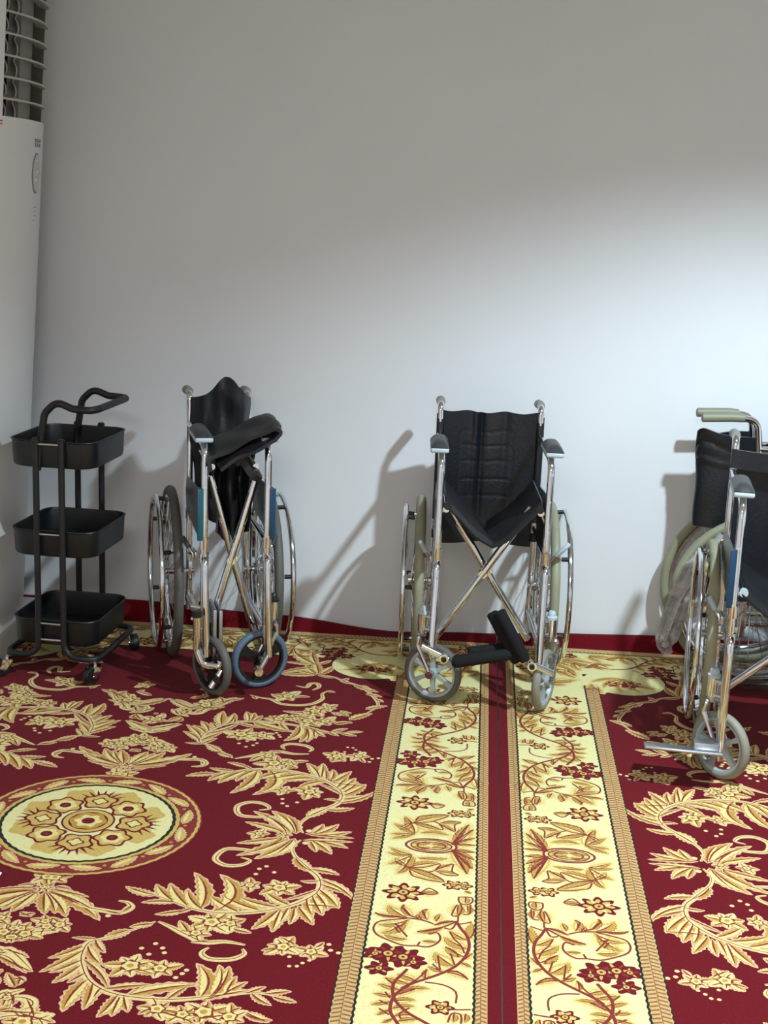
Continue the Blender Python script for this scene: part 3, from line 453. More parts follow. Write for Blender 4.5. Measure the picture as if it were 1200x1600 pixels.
    for k in range(8):
        a = 2 * PI * k / 8 + 0.02; cu, cv = 0.118 * math.cos(a), 0.118 * math.sin(a)
        if k % 2:
            I.disc(cu, cv, 0.046, 0.0025, DRED, 48, 6, 0.12, a); I.disc(cu, cv, 0.039, 0.0027, TAN, 48, 6, 0.12, a); I.disc(cu, cv, 0.028, 0.0029, LIGHT, 24, 6, 0.1); I.disc(cu, cv, 0.015, 0.0031, DRED, 16); I.disc(cu, cv, 0.006, 0.0033, VEIN, 10)
        else:
            for j in range(7):
                aa = a + (j - 3) * 0.34; I.leaf((cu, cv), (cu + 0.07 * math.cos(aa), cv + 0.07 * math.sin(aa)), 0.16, 0, [(0, 1, 0, 0, 1, 0.0024, DRED)])
            I.disc(cu, cv, 0.044, 0.0025, DRED, 40, 5, 0.14, -5 * a); I.disc(cu, cv, 0.037, 0.0027, TAN, 40, 5, 0.14, -5 * a); I.disc(cu, cv, 0.02, 0.0029, DRED, 20, 4, 0.2); I.disc(cu, cv, 0.015, 0.0031, LIGHT, 20, 4, 0.2)
    I.disc(0, 0, 0.068, 0.0033, DRED, 40); I.disc(0, 0, 0.063, 0.0035, TAN, 40); I.disc(0, 0, 0.050, 0.0037, DRED, 40); I.disc(0, 0, 0.046, 0.0039, GOLD, 40, 6, 0.05); I.disc(0, 0, 0.032, 0.0041, LIGHT, 36, 6, 0.15); I.disc(0, 0, 0.017, 0.0043, DRED, 20)
    me = bpy.data.meshes.new(name); bm.to_mesh(me); bm.free()
    for x in CM: me.materials.append(x)
    o = bpy.data.objects.new(name, me); COL.objects.link(o)
    return tag(o, label, 'carpet', 'red and gold carpets laid side by side')
make_carpet('patterned_carpet', 1, 'red and gold scroll carpet with round cream medallion under the black trolley')
make_carpet('patterned_carpet', -1, 'red and gold scroll carpet on the right under the wheelchair with the metal footplate')


# ------------------------------------------------------------------ wheelchair parts
def arc_pts(cx, cz, r, a0, a1, n): return [(cx + r * math.cos(a0 + (a1 - a0) * i / n), cz + r * math.sin(a0 + (a1 - a0) * i / n)) for i in range(n + 1)]
WR = 0.30
def rear_wheel(parent, loc, side, tyre_mat, roll, rim_mat=None, ho=0.052):
    """wheel in the yz plane, handrim on its +x face (turned round for side -1)"""
    b = NB(); lathe(b, [(0.268, -0.012), (0.268, 0.012), (0.258, 0.010), (0.252, 0.0), (0.258, -0.010)], 64, 'x', closed=True)
    w = finish('rear_wheel', b, rim_mat or M_chrome, parent, loc=loc, rot=(roll, 0, 0 if side > 0 else PI))
    w['label'] = 'chrome rim of the large wheel'
    b = NB(); torus(b, WR - 0.0165, 0.0165, 72, 12); finish('tyre', b, tyre_mat, w)
    b = NB(); lathe(b, [(0.012, -0.045), (0.02, -0.045), (0.02, -0.028), (0.013, -0.024), (0.013, 0.018), (0.024, 0.022), (0.024, 0.034), (0.012, 0.036)], 20); finish('hub', b, M_chrome2, w)
    b = NB(); torus(b, 0.263, 0.0095, 72, 10, c=(ho, 0, 0))
    for k in range(6):
        a = k * PI / 3 + 0.3; cyl(b, (ho, 0.262 * math.cos(a), 0.262 * math.sin(a)), (0.006, 0.258 * math.cos(a), 0.258 * math.sin(a)), 0.0042, 8)
    finish('handrim', b, M_chrome, w)
    sp = None
    for k in range(6):
        if sp is None:
            b = NB(); cyl(b, (ho - 0.008, 0.2615, 0), (0.022, 0.2595, 0), 0.0075, 10); sp = finish('handrim_spacer', b, M_blackplast, w, rot=(0.3, 0, 0))
        else: share(sp, w, (0, 0, 0), (k * PI / 3 + 0.3, 0, 0))
    first = None
    for k in range(28):
        xs = 0.027 if k % 2 else -0.034
        if first is None or k == 1:
            b = NB(); da = 0.33
            cyl(b, (xs, 0.019 * math.cos(-da * 3), 0.019 * math.sin(-da * 3)), (0, 0.256, 0), 0.00135, 6)
            o = finish('spoke', b, M_chrome, w)
            if k == 0: first = o
            else: second = o
            o.rotation_euler = (2 * PI * k / 28, 0, 0)
        else:
            share(second if k % 2 else first, w, (0, 0, 0), (2 * PI * k / 28, 0, 0))
    return w
def caster(parent, hx, hy, ang, wheel_mat, tyre_mat, nsp, cap_mat, top=0.235):
    """ang = heading of the trail in the chair's xy plane; stem at hx, hy; wheel centre .045 along it"""
    e = finish('front_caster', lathe(NB(), [(0.0165, top), (0.0165, top + 0.062), (0.0165, top + 0.0625)], 16, 'z', (0, 0, 0)), M_chrome, parent, loc=(hx, hy, 0))
    b = NB(); lathe(b, [(0.019, top + 0.058), (0.019, top + 0.066), (0.014, top + 0.07), (0.013, top + 0.08), (0.009, top + 0.085)], 16, 'z'); finish('stem_cap', b, cap_mat, e)
    piv = (0.045 * math.cos(ang), 0.045 * math.sin(ang))
    R = 0.1
    # fork
    b = NB(); d = Vector((math.cos(ang), math.sin(ang), 0)); s = Vector((-d.y, d.x, 0)); c = Vector((piv[0], piv[1], R))
    z0 = top - 0.012
    cyl(b, (0, 0, z0 - 0.004), (0, 0, top + 0.004), 0.012)
    for q in (-1, 1):
        pts = [Vector((0, 0, z0)) + d * 0.0, Vector((0, 0, z0)) + s * q * 0.024, Vector((0, 0, z0 - 0.03)) + s * q * 0.026 - d * 0.004, c + s * q * 0.024 + Vector((0, 0, 0.0))]
        tube(b, pts, 0.0075, 8, 0.014)
        cyl(b, c + s * q * 0.017, c + s * q * 0.036, 0.013, 14)
    finish('fork', b, M_chrome2, e)
    # wheel centre with spokes, in its own frame
    b = NB()
    lathe(b, [(0.083, -0.012), (0.083, 0.012), (0.074, 0.010), (0.070, 0.0), (0.074, -0.010)], 40, 'x', closed=True)
    lathe(b, [(0.017, -0.019), (0.017, 0.019)], 18, 'x')
    for k in range(nsp):
        a = 2 * PI * k / nsp + 0.35
        wd = 0.016 if nsp < 5 else 0.007
        p0 = Vector((0, math.cos(a), math.sin(a))); t = Vector((0, -math.sin(a), math.cos(a)))
        q0, q1 = 0.014, 0.075
        vs = []
        for (r_, hw) in ((q0, wd * 1.15), (0.045, wd * 0.8), (q1, wd * 1.3)):
            for xx in (-0.007, 0.007):
                for sg in (-1, 1): vs.append(b.verts.new(p0 * r_ + t * hw * sg + Vector((xx, 0, 0))))
        for j in (0, 4):
            a0, a1, a2, a3 = vs[j:j + 4]; c0, c1, c2, c3 = vs[j + 4:j + 8]
            b.faces.new((a0, a1, c1, c0)); b.faces.new((a2, c2, c3, a3)); b.faces.new((a0, c0, c2, a2)); b.faces.new((a1, a3, c3, c1))
    wh = finish('caster_wheel', b, wheel_mat, e, loc=(piv[0], piv[1], R), rot=(0.2, 0, ang - PI / 2))
    b = NB(); torus(b, R - 0.0125, 0.0125, 44, 10, flat=1.15); finish('caster_tyre', b, tyre_mat, e, loc=(piv[0], piv[1], R), rot=(0, 0, ang - PI / 2))
    return e
def side_frame(parent, x, s, fy, rail_x, rail_z, seat_front=True, grip=M_grip, hl=0.125):
    b = NB(); r = 0.0115
    tube(b, [(x, 0.03, 0.15), (x, 0.03, 0.80), (x, 0.045, 0.915), (x, 0.03 + hl * 0.45, 0.921), (x, 0.03 + hl - 0.055, 0.918)], r, 12, 0.04)
    tube(b, [(x, fy, 0.155), (x, fy, 0.815), (x, 0.03, 0.815)], r, 12, 0.05)
    tube(b, [(x, fy, 0.20), (x, 0.03, 0.20)], r, 12)
    tube(b, [(x, fy, 0.50), (x, 0.03, 0.50)], 0.0095, 12)
    # caster bracket and axle plate
    cyl(b, (x, fy, 0.285), (x + s * 0.035, fy + 0.025, 0.285), 0.007); cyl(b, (x, fy, 0.243), (x + s * 0.035, fy + 0.025, 0.243), 0.007)
    cyl(b, (x - s * 0.012, 0, WR), (x + s * 0.05, 0, WR), 0.0105)
    box(b, (x - 0.006, -0.016, WR - 0.035), (x + 0.006, 0.04, WR + 0.035), 0.003)
    for (yy, zz) in ((fy, 0.50), (fy, 0.20), (0.03, 0.50), (0.03, 0.20)):
        lathe(b, [(0.0145, zz - 0.018), (0.0145, zz + 0.018)], 14, 'z', (x, yy, 0))
    for zz in (0.52, 0.685):
        cyl(b, (x - s * 0.0, fy - 0.011, zz), (x, fy - 0.0145, zz), 0.005, 10)
    f = finish('side_frame', b, M_chrome, parent)
    b = NB(); tube(b, [(x, 0.03 + hl * 0.3, 0.9205), (x, 0.03 + hl * 0.5, 0.921), (x, 0.03 + hl, 0.916), (x, 0.033 + hl, 0.916)], [0.0145, 0.0155, 0.016, 0.011], 14); finish('hand_grip', b, grip, f)
    return f
def armrest(parent, x, fy, pad_mat, base_mat, length=0.26):
    b = NB(); box(b, (x - 0.029, fy - 0.005, 0.826), (x + 0.029, fy + length, 0.842), 0.006, 3)
    a = finish('armrest', b, base_mat, parent)
    def fn(u, v):
        xx = (u - 0.5) * 0.055; yy = fy - 0.004 + v * (length - 0.004)
        e = (1 - abs(2 * u - 1) ** 3.2) * (1 - abs(2 * v - 1) ** 6)
        return (x + xx, yy, 0.843 + 0.02 * e)
    b = NB(); sheet(b, fn, 10, 16, 0.002); b2 = b
    box(b2, (x - 0.026, fy - 0.002, 0.838), (x + 0.026, fy + length - 0.006, 0.845), 0.003)
    finish('arm_pad', b2, pad_mat, a)
    return a
def brace_bar(parent, p, q, r=0.0115, matl=None):
    b = NB(); tube(b, [p, q], r, 12); lathe(b, [(0.014, -0.01), (0.014, 0.01)], 12, 'y', (Vector(p) + Vector(q)) / 2)
    return finish('cross_brace', b, matl or M_chrome, parent)
def seat_rail(b, x, y0, y1, z):
    tube(b, [(x, y0, z), (x, y1, z)], 0.0105, 12)
def hanger(b, x, fy, z0, zb, yb, s=0, xb=None):
    xb = x if xb is None else xb
    lathe(b, [(0.0155, z0 - 0.016), (0.0155, z0 + 0.012)], 14, 'z', (x, fy, 0))
    tube(b, [(x, fy, z0), (x, fy - 0.030, z0 - 0.008), (x, fy - 0.034, z0 - 0.05), (xb, yb, zb)], 0.0108, 12, 0.03)
def skirt(parent, x, y0, y1, z0, z1, m_panel, m_strip, strip_front=True):
    def fn(u, v):
        return (x + 0.004 * math.sin(u * 5) * math.sin(v * 3.1), y0 + (y1 - y0) * u, z0 + (z1 - z0) * v - (0.03 * u if v > 0.5 else -0.01 * u))
    b = NB(); sheet(b, fn, 8, 6, 0.004); g = finish('skirt_guard', b, m_panel, parent)
    if m_strip:
        b = NB(); box(b, (x - 0.003, y0 - 0.028, z0 - 0.004), (x + 0.003, y0 + 0.006, z1 + 0.004), 0.002); box(b, (x - 0.0095, y0 - 0.034, z0 - 0.004), (x + 0.0095, y0 - 0.027, z1 + 0.004), 0.003); o = finish('guard_strip', b, m_strip, g); o['label'] = 'blue plastic front strip'
    return g
def brake(parent, x, s, y, z, tip_mat, up=(0.03, 0.0, 0.055)):
    b = NB(); box(b, (x + s * 0.006 - 0.004, y - 0.03, z - 0.012), (x + s * 0.006 + 0.004, y + 0.04, z + 0.012), 0.003)
    p = Vector((x + s * 0.012, y, z)); q = p + Vector((s * up[0], up[1], up[2]))
    tube(b, [p - Vector((0, 0.0, 0.01)), p, q], 0.0045, 10); cyl(b, p, p + Vector((s * 0.01, 0.055, -0.01)), 0.005)
    k = finish('brake_lever', b, M_chrome2, parent)
    b = NB(); d = (q - p); tube(b, [p + d * 0.55, p + d * 0.6, q + d * 0.5, q + d * 0.55], [0.006, 0.0085, 0.0085, 0.006], 10); finish('lever_grip', b, tip_mat, k)
    return k

# ------------------------------------------------------------------ wheelchair in the middle, half opened
def chair_middle():
    t = empty('wheelchair', (0.042, -0.405, 0.0012), math.radians(3))
    tag(t, 'half-folded chrome wheelchair with sagging black seat in the middle of the wall', 'wheelchair', 'wheelchairs along the wall')
    w = 0.172; fy = -0.40
    for s in (-1, 1):
        x = s * w
        side_frame(t, x, s, fy, 0, 0)
        armrest(t, x + s * 0.008, fy - 0.008, M_pad, M_blueplast, 0.19)
        rear_wheel(t, (x + s * 0.052, 0, WR), s, M_olive, 0.13 * s)
        b = NB(); seat_rail(b, s * (w - 0.022), fy + 0.01, 0.0, 0.643); cyl(b, (s * (w - 0.026), fy + 0.07, 0.655), (x, fy + 0.07, 0.60), 0.006); cyl(b, (s * (w - 0.026), -0.06, 0.655), (x, -0.06, 0.60), 0.006)
        f = finish('seat_rail', b, M_chrome, t)
        b = NB(); cyl(b, (s * (w - 0.026), fy + 0.002, 0.655), (s * (w - 0.026), fy + 0.014, 0.655), 0.0125); finish('rail_cap', b, M_blackplast, f)
        skirt(t, x + s * 0.004, fy + 0.03, -0.02, 0.50, 0.69, M_guard, None)
        brake(t, x + s * 0.012, s, fy + 0.12, 0.455, M_blueplast, (0.02, -0.02, 0.04) if s < 0 else (0.04, -0.01, 0.045))
    brace_bar(t, (-w + 0.006, -0.30, 0.185), (w - 0.044, -0.30, 0.64), 0.0125)
    brace_bar(t, (w - 0.026, -0.265, 0.185), (-w + 0.024, -0.265, 0.64), 0.0125)
    caster(t, -w - 0.036, fy + 0.026, math.radians(-24), M_greyspoke, M_darkrub, 6, M_blueplast)
    caster(t, w + 0.036, fy + 0.026, math.radians(-112), M_greyspoke, M_greyrub, 6, M_blueplast)
    # backrest
    def bk(u, v):
        q = 2 * u - 1; z = 0.43 + v * 0.47
        yy = 0.035 + 0.035 * (1 - q * q) + 0.010 * math.exp(-((u - 0.42) / 0.035) ** 2) * (0.4 + v) - 0.012 * math.exp(-((u - 0.36) / 0.03) ** 2) * v + 0.006 * math.exp(-((u - 0.66) / 0.04) ** 2) * v
        for zz in (0.60, 0.66, 0.725, 0.78, 0.83):
            if 0.22 < u < 0.72: yy += 0.0016 * math.exp(-((z - zz) / 0.0035) ** 2)
        for uu in (0.2, 0.74):
            if 0.5 < z < 0.83: yy += 0.0013 * math.exp(-((u - uu) / 0.012) ** 2)
        z += v * (-0.006 * math.sin(u * 17) * 0.6 - 0.008 * (1 - q * q)) - (1 - v) * 0.004 * math.sin(u * 9)
        return (q * (w - 0.002), yy, z)
    b = NB(); sheet(b, bk, 60, 90, 0.006); bo = finish('backrest', b, M_leather, t)
    for s in (-1, 1):
        b = NB(); tube(b, [(s * w, 0.03, 0.45), (s * w, 0.03, 0.80), (s * w, 0.044, 0.885)], 0.0135, 12); finish('backrest_sleeve', b, M_leather, bo)
    # sagging seat
    rng = random.Random(4)
    def st(u, v):
        q = 2 * u - 1; qa = abs(q)
        dep = 0.135 * (1 - qa ** 1.12)
        x = q * (w - 0.020)
        z = 0.668 - dep - 0.012 * v * (1 - qa) + 0.007 * math.sin(u * 16 + v * 5) * (1 - qa) + 0.006 * math.sin(v * 11 + u * 4) * (1 - qa)
        y = fy + 0.005 + v * 0.36 - 0.03 * (1 - qa) * (1 - v)
        if u > 0.9: z += 0.012 * (u - 0.9) * 10
        if v < 0.08: z -= 0.012 * (0.08 - v) / 0.08
        return (x + 0.008 * math.sin(v * 7) * (1 - qa), y, z)
    b = NB(); sheet(b, st, 48, 40, 0.007); finish('seat', b, M_leather2, t)
    # foot rests: hangers with pads folded up
    for s in (-1, 1):
        x = s * w; xb = x - 0.006
        b = NB(); zb = 0.202 if s < 0 else 0.158; hanger(b, x, fy, 0.475, zb, fy - 0.075, s, xb)
        c = Vector((xb + (0.012 if s > 0 else 0), fy - 0.092, zb + 0.003))
        d = Vector((0.088, -0.006, -0.038)) if s < 0 else Vector((-0.085, -0.004, 0.035))
        cyl(b, c - d * 0.36, c + d * 0.62, 0.0115, 14); lathe(b, [(0.015, -0.012), (0.015, 0.012)], 14, 'y', c + d * 0.45 + Vector((0, -0.012, 0)))
        f = finish('footrest', b, M_chrome, t)
        b = NB(); cyl(b, c + d * 0.45 + Vector((0, -0.022, 0)), c + d * 0.45 + Vector((0, -0.03, 0)), 0.009); finish('hinge_knob', b, M_blackplast, f)
        b = NB()
        if s < 0:
            p0 = c + d * 0.8 + Vector((0.0, -0.004, 0.002)); p1 = p0 + Vector((0.185, 0.03, 0.024))
            tube(b, [p0 - Vector((0.004, 0, 0)), p0 + Vector((0.006, 0, 0)), p1, p1 + Vector((0.008, 0, 0))], [0.013, 0.0205, 0.019, 0.014], 16)
            tube(b, [p0 + Vector((0.05, 0.05, 0.016)), p1 + Vector((0, 0.05, 0.006))], 0.018, 14)
            box(b, (p0.x + 0.06, p0.y + 0.01, p0.z + 0.002), (p1.x - 0.01, p0.y + 0.07, p0.z + 0.028), 0.006)
        else:
            p0 = c + d * 0.62 + Vector((-0.004, -0.004, 0.004)); p1 = p0 + Vector((-0.088, 0.045, 0.145))
            for k, off in enumerate((Vector((0, 0, 0)), Vector((-0.022, 0.022, -0.012)))):
                tube(b, [p0 + off, p0 + off + (p1 - p0) * 0.06, p1 + off, p1 + off + (p1 - p0) * 0.03], [0.013, 0.0195, 0.0195, 0.012], 16)
            for k in range(1, 4):
                q = p0 + (p1 - p0) * (k / 4.0); cyl(b, q + Vector((0.0, 0, 0)), q + Vector((-0.022, 0.022, -0.012)), 0.019)
        finish('foot_pad', b, M_foam, f)
    return t
chair_middle()

# ------------------------------------------------------------------ folded wheelchair beside the trolley
def chair_left():
    t = empty('wheelchair', (-0.886, -0.43, 0.0012), math.radians(18.5))
    tag(t, 'fully folded chrome wheelchair with bunched black seat beside the black trolley', 'wheelchair', 'wheelchairs along the wall')
    w = 0.101; fy = -0.41
    for s in (-1, 1):
        x = s * w
        side_frame(t, x, s, fy, 0, 0)
        armrest(t, x + s * 0.004, fy - 0.004, M_pad, M_blueplast, 0.20)
        rear_wheel(t, (x + s * 0.066, 0, WR), s, M_darkrub, 0.4 + 0.2 * s)
        b = NB(); seat_rail(b, s * (w - 0.03), fy + 0.065, 0.0, 0.735); cyl(b, (s * (w - 0.03), fy + 0.09, 0.735), (s * (w - 0.01), fy + 0.09, 0.7), 0.006)
        finish('seat_rail', b, M_chrome, t)
        skirt(t, x + s * 0.015, fy + 0.02, -0.03, 0.515, 0.675, M_guard, M_teal if s < 0 else M_navy)
        brake(t, x + s * 0.012, s, fy + 0.1, 0.44, M_guard, (0.02, 0.03, 0.03))
    brace_bar(t, (-w + 0.016, -0.34, 0.145), (w - 0.028, -0.34, 0.70), 0.0125)
    brace_bar(t, (w - 0.016, -0.31, 0.145), (-w + 0.028, -0.31, 0.70), 0.0125)
    caster(t, -w + 0.004, fy + 0.012, math.radians(-62), M_blackplast, M_darkrub, 3, M_blackplast)
    caster(t, w + 0.03, fy + 0.026, math.radians(-166), M_blackplast, M_bluerub, 3, M_blackplast)
    # folded back sling: two lobes bulging forward, the right one rising above the canes
    def bk(u, v):
        q = 2 * u - 1
        z = 0.50 + v * 0.40
        hump = 0.085 * math.exp(-((u - 0.60) / 0.26) ** 2) + 0.02 * math.exp(-((u - 0.2) / 0.2) ** 2)
        z += hump * v ** 2 - 0.03 * (1 - v) * (1 - q * q)
        fold = 0.085 * math.sin(PI * u) + 0.035 * math.sin(3 * PI * u) * (0.6 + 0.4 * v)
        wob = 0.006 * math.sin(z * 40 + u * 9)
        wid = w * (0.62 + 0.38 * min(1, v * 1.6))
        return (q * wid + 0.004 * math.sin(z * 30), 0.028 - fold * (0.55 + 0.45 * v) + wob * math.sin(PI * u), z)
    b = NB(); sheet(b, bk, 56, 44, 0.007); finish('backrest', b, M_leather2, t)
    # seat sling popped up and flopped over the right armrest, its end rolled under
    path = [Vector(p) for p in fillet([(-0.090, 0, 0.742), (-0.098, 0, 0.778), (0.02, 0, 0.834), (0.112, 0, 0.880), (0.138, 0, 0.866), (0.116, 0, 0.838), (0.0, 0, 0.788), (-0.062, 0, 0.752)], 0.018, 6)]
    acc = [0.0]
    for p, q in zip(path, path[1:]): acc.append(acc[-1] + (q - p).length)
    def at(u):
        d = u * acc[-1]
        for k in range(len(path) - 1):
            if d <= acc[k + 1] or k == len(path) - 2:
                f = (d - acc[k]) / max(1e-6, acc[k + 1] - acc[k]); return path[k].lerp(path[k + 1], min(1, f))
    def flap(u, v):
        p = at(u)
        return (p.x + 0.0 * v + 0.003 * math.sin(v * 9 + u * 7), fy - 0.055 + v * 0.15 + 0.010 * math.sin(u * 5), p.z + 0.024 * v + 0.004 * math.sin(u * 23 + v * 5))
    b = NB(); sheet(b, flap, 70, 22, 0.011); s_ = finish('seat', b, M_leather2, t)
    def drop(u, v):
        q = 2 * u - 1
        return (q * (w - 0.035) * (0.8 + 0.2 * v) + 0.012 + 0.006 * math.sin(v * 8), fy + 0.17 + 0.05 * math.sin(PI * u) + 0.04 * math.sin(3 * PI * u) * (1 - v * 0.5) + 0.012 * math.sin(v * 9), 0.495 + 0.27 * v - 0.05 * (1 - v) * math.sin(PI * u))
    b = NB(); sheet(b, drop, 36, 24, 0.007); finish('seat_fold', b, M_leather2, s_)
    def side_strap(u, v):
        return (0.0 + (w - 0.02) * u, fy + 0.03 + 0.12 * v, 0.765 - 0.06 * u + 0.02 * math.sin(PI * u) - 0.035 * (1 - v) * 0.5 + 0.012 * math.sin(u * 7 + v * 4))
    b = NB(); sheet(b, side_strap, 16, 12, 0.022); finish('seat_fold', b, M_leather2, s_)
    # foot rests folded together
    for s in (-1, 1):
        x = s * w
        b = NB(); xb = x + 0.004
        hanger(b, x, fy, 0.455, 0.14 if s < 0 else 0.13, fy - 0.06, s, xb)
        if s < 0:
            tube(b, [(x - 0.028, fy - 0.062, 0.285), (x - 0.028, fy - 0.062, 0.165), (x - 0.01, fy - 0.075, 0.118), (x + 0.045, fy - 0.08, 0.112), (x + 0.05, fy - 0.08, 0.13)], 0.0125, 12, 0.03)
            tube(b, [(x + 0.05, fy - 0.085, 0.10), (x + 0.012, fy - 0.10, 0.048)], 0.0105, 12); 
        else:
            tube(b, [(xb, fy - 0.058, 0.14), (x - 0.03, fy - 0.09, 0.098)], 0.0085, 12); lathe(b, [(0.0145, -0.012), (0.0145, 0.012)], 14, 'y', (x - 0.034, fy - 0.09, 0.094))
        f = finish('footrest', b, M_chrome, t)
        if s < 0:
            b = NB(); cyl(b, (x - 0.028, fy - 0.062, 0.275), (x - 0.028, fy - 0.062, 0.295), 0.0155); finish('hanger_cap', b, M_blackplast, f)
            b = NB(); box(b, (x + 0.026, fy - 0.045, 0.125), (x + 0.038, fy + 0.09, 0.29), 0.004); box(b, (x + 0.044, fy - 0.05, 0.13), (x + 0.056, fy + 0.08, 0.288), 0.004); finish('footplate', b, M_alu, f)
            b = NB(); cyl(b, (x + 0.03, fy - 0.094, 0.078), (x + 0.03, fy - 0.112, 0.078), 0.011); finish('hinge_knob', b, M_blackplast, f)
    return t
chair_left()

# ------------------------------------------------------------------ folded wheelchair standing sideways against the wall
def chair_side():
    t = empty('wheelchair', (0.985, -0.312, 0.0012), math.radians(90))       # its front points to +x
    tag(t, 'folded wheelchair standing sideways against the wall with grey grips and yellowish tyres', 'wheelchair', 'wheelchairs along the wall')
    w = 0.06; fy = -0.41
    for s in (-1, 1):
        x = s * w
        side_frame(t, x, s, fy, 0, 0, grip=M_oliveg, hl=0.200)
        armrest(t, x, fy - 0.004, M_pad, M_blueplast, 0.25)
        rear_wheel(t, (x + s * 0.058, 0, WR), s, M_olive, 0.2)
        caster(t, x + s * 0.03, fy + 0.026, math.radians(-90 + 14 * s), M_greyspoke, M_greyrub, 6, M_blueplast)
        skirt(t, x + s * 0.015, fy + 0.02, -0.03, 0.515, 0.675, M_guard, M_navy)
        b = NB(); hanger(b, x, fy, 0.455, 0.13, fy - 0.08, s); f = finish('footrest', b, M_chrome, t)
        b = NB(); box(b, (x - 0.01, fy - 0.11, 0.13), (x + 0.01, fy + 0.03, 0.30), 0.004); finish('footplate', b, M_alu, f)
    brace_bar(t, (-w + 0.005, -0.21, 0.19), (w - 0.02, -0.21, 0.74))
    brace_bar(t, (w - 0.005, -0.18, 0.19), (-w + 0.02, -0.18, 0.74))
    # back sling folded out behind the canes
    def bk(u, v):
        a = PI * (u * 2 - 1) * 0.5
        z = 0.53 + 0.325 * v
        r_ = 0.200 - 0.012 * (1 - v) + 0.003 * math.sin(z * 25)
        yy = 0.03 + r_ * math.cos(a) ** 0.6 if math.cos(a) > 0 else 0.03
        xx = math.sin(a) * w * (0.92) * (1 - 0.35 * math.cos(a)) + 0.010 * math.sin(z * 26 + 4 * yy) * math.cos(a) * v
        z -= v * (0.03 * math.sin(2 * a) * 0.5) + 0.008 * math.sin(u * 12) * v
        xx += 0.010 * math.exp(-((v - 0.80 - 0.08 * math.sin(u * 6)) / 0.03) ** 2) * math.cos(a) - 0.008 * math.exp(-((v - 0.68 - 0.04 * u) / 0.02) ** 2) * math.cos(a)
        return (xx, yy, z)
    b = NB(); sheet(b, bk, 48, 40, 0.008); finish('backrest', b, M_leather, t)
    def st(u, v):
        a = PI * (u * 2 - 1) * 0.5
        return (math.sin(a) * (w - 0.02), fy + 0.02 + 0.36 * v, 0.735 + 0.17 * math.cos(a) * (1 - 0.2 * v))
    b = NB(); sheet(b, st, 24, 12, 0.007); finish('seat', b, M_leather2, t)
    return t
side_chair = chair_side()

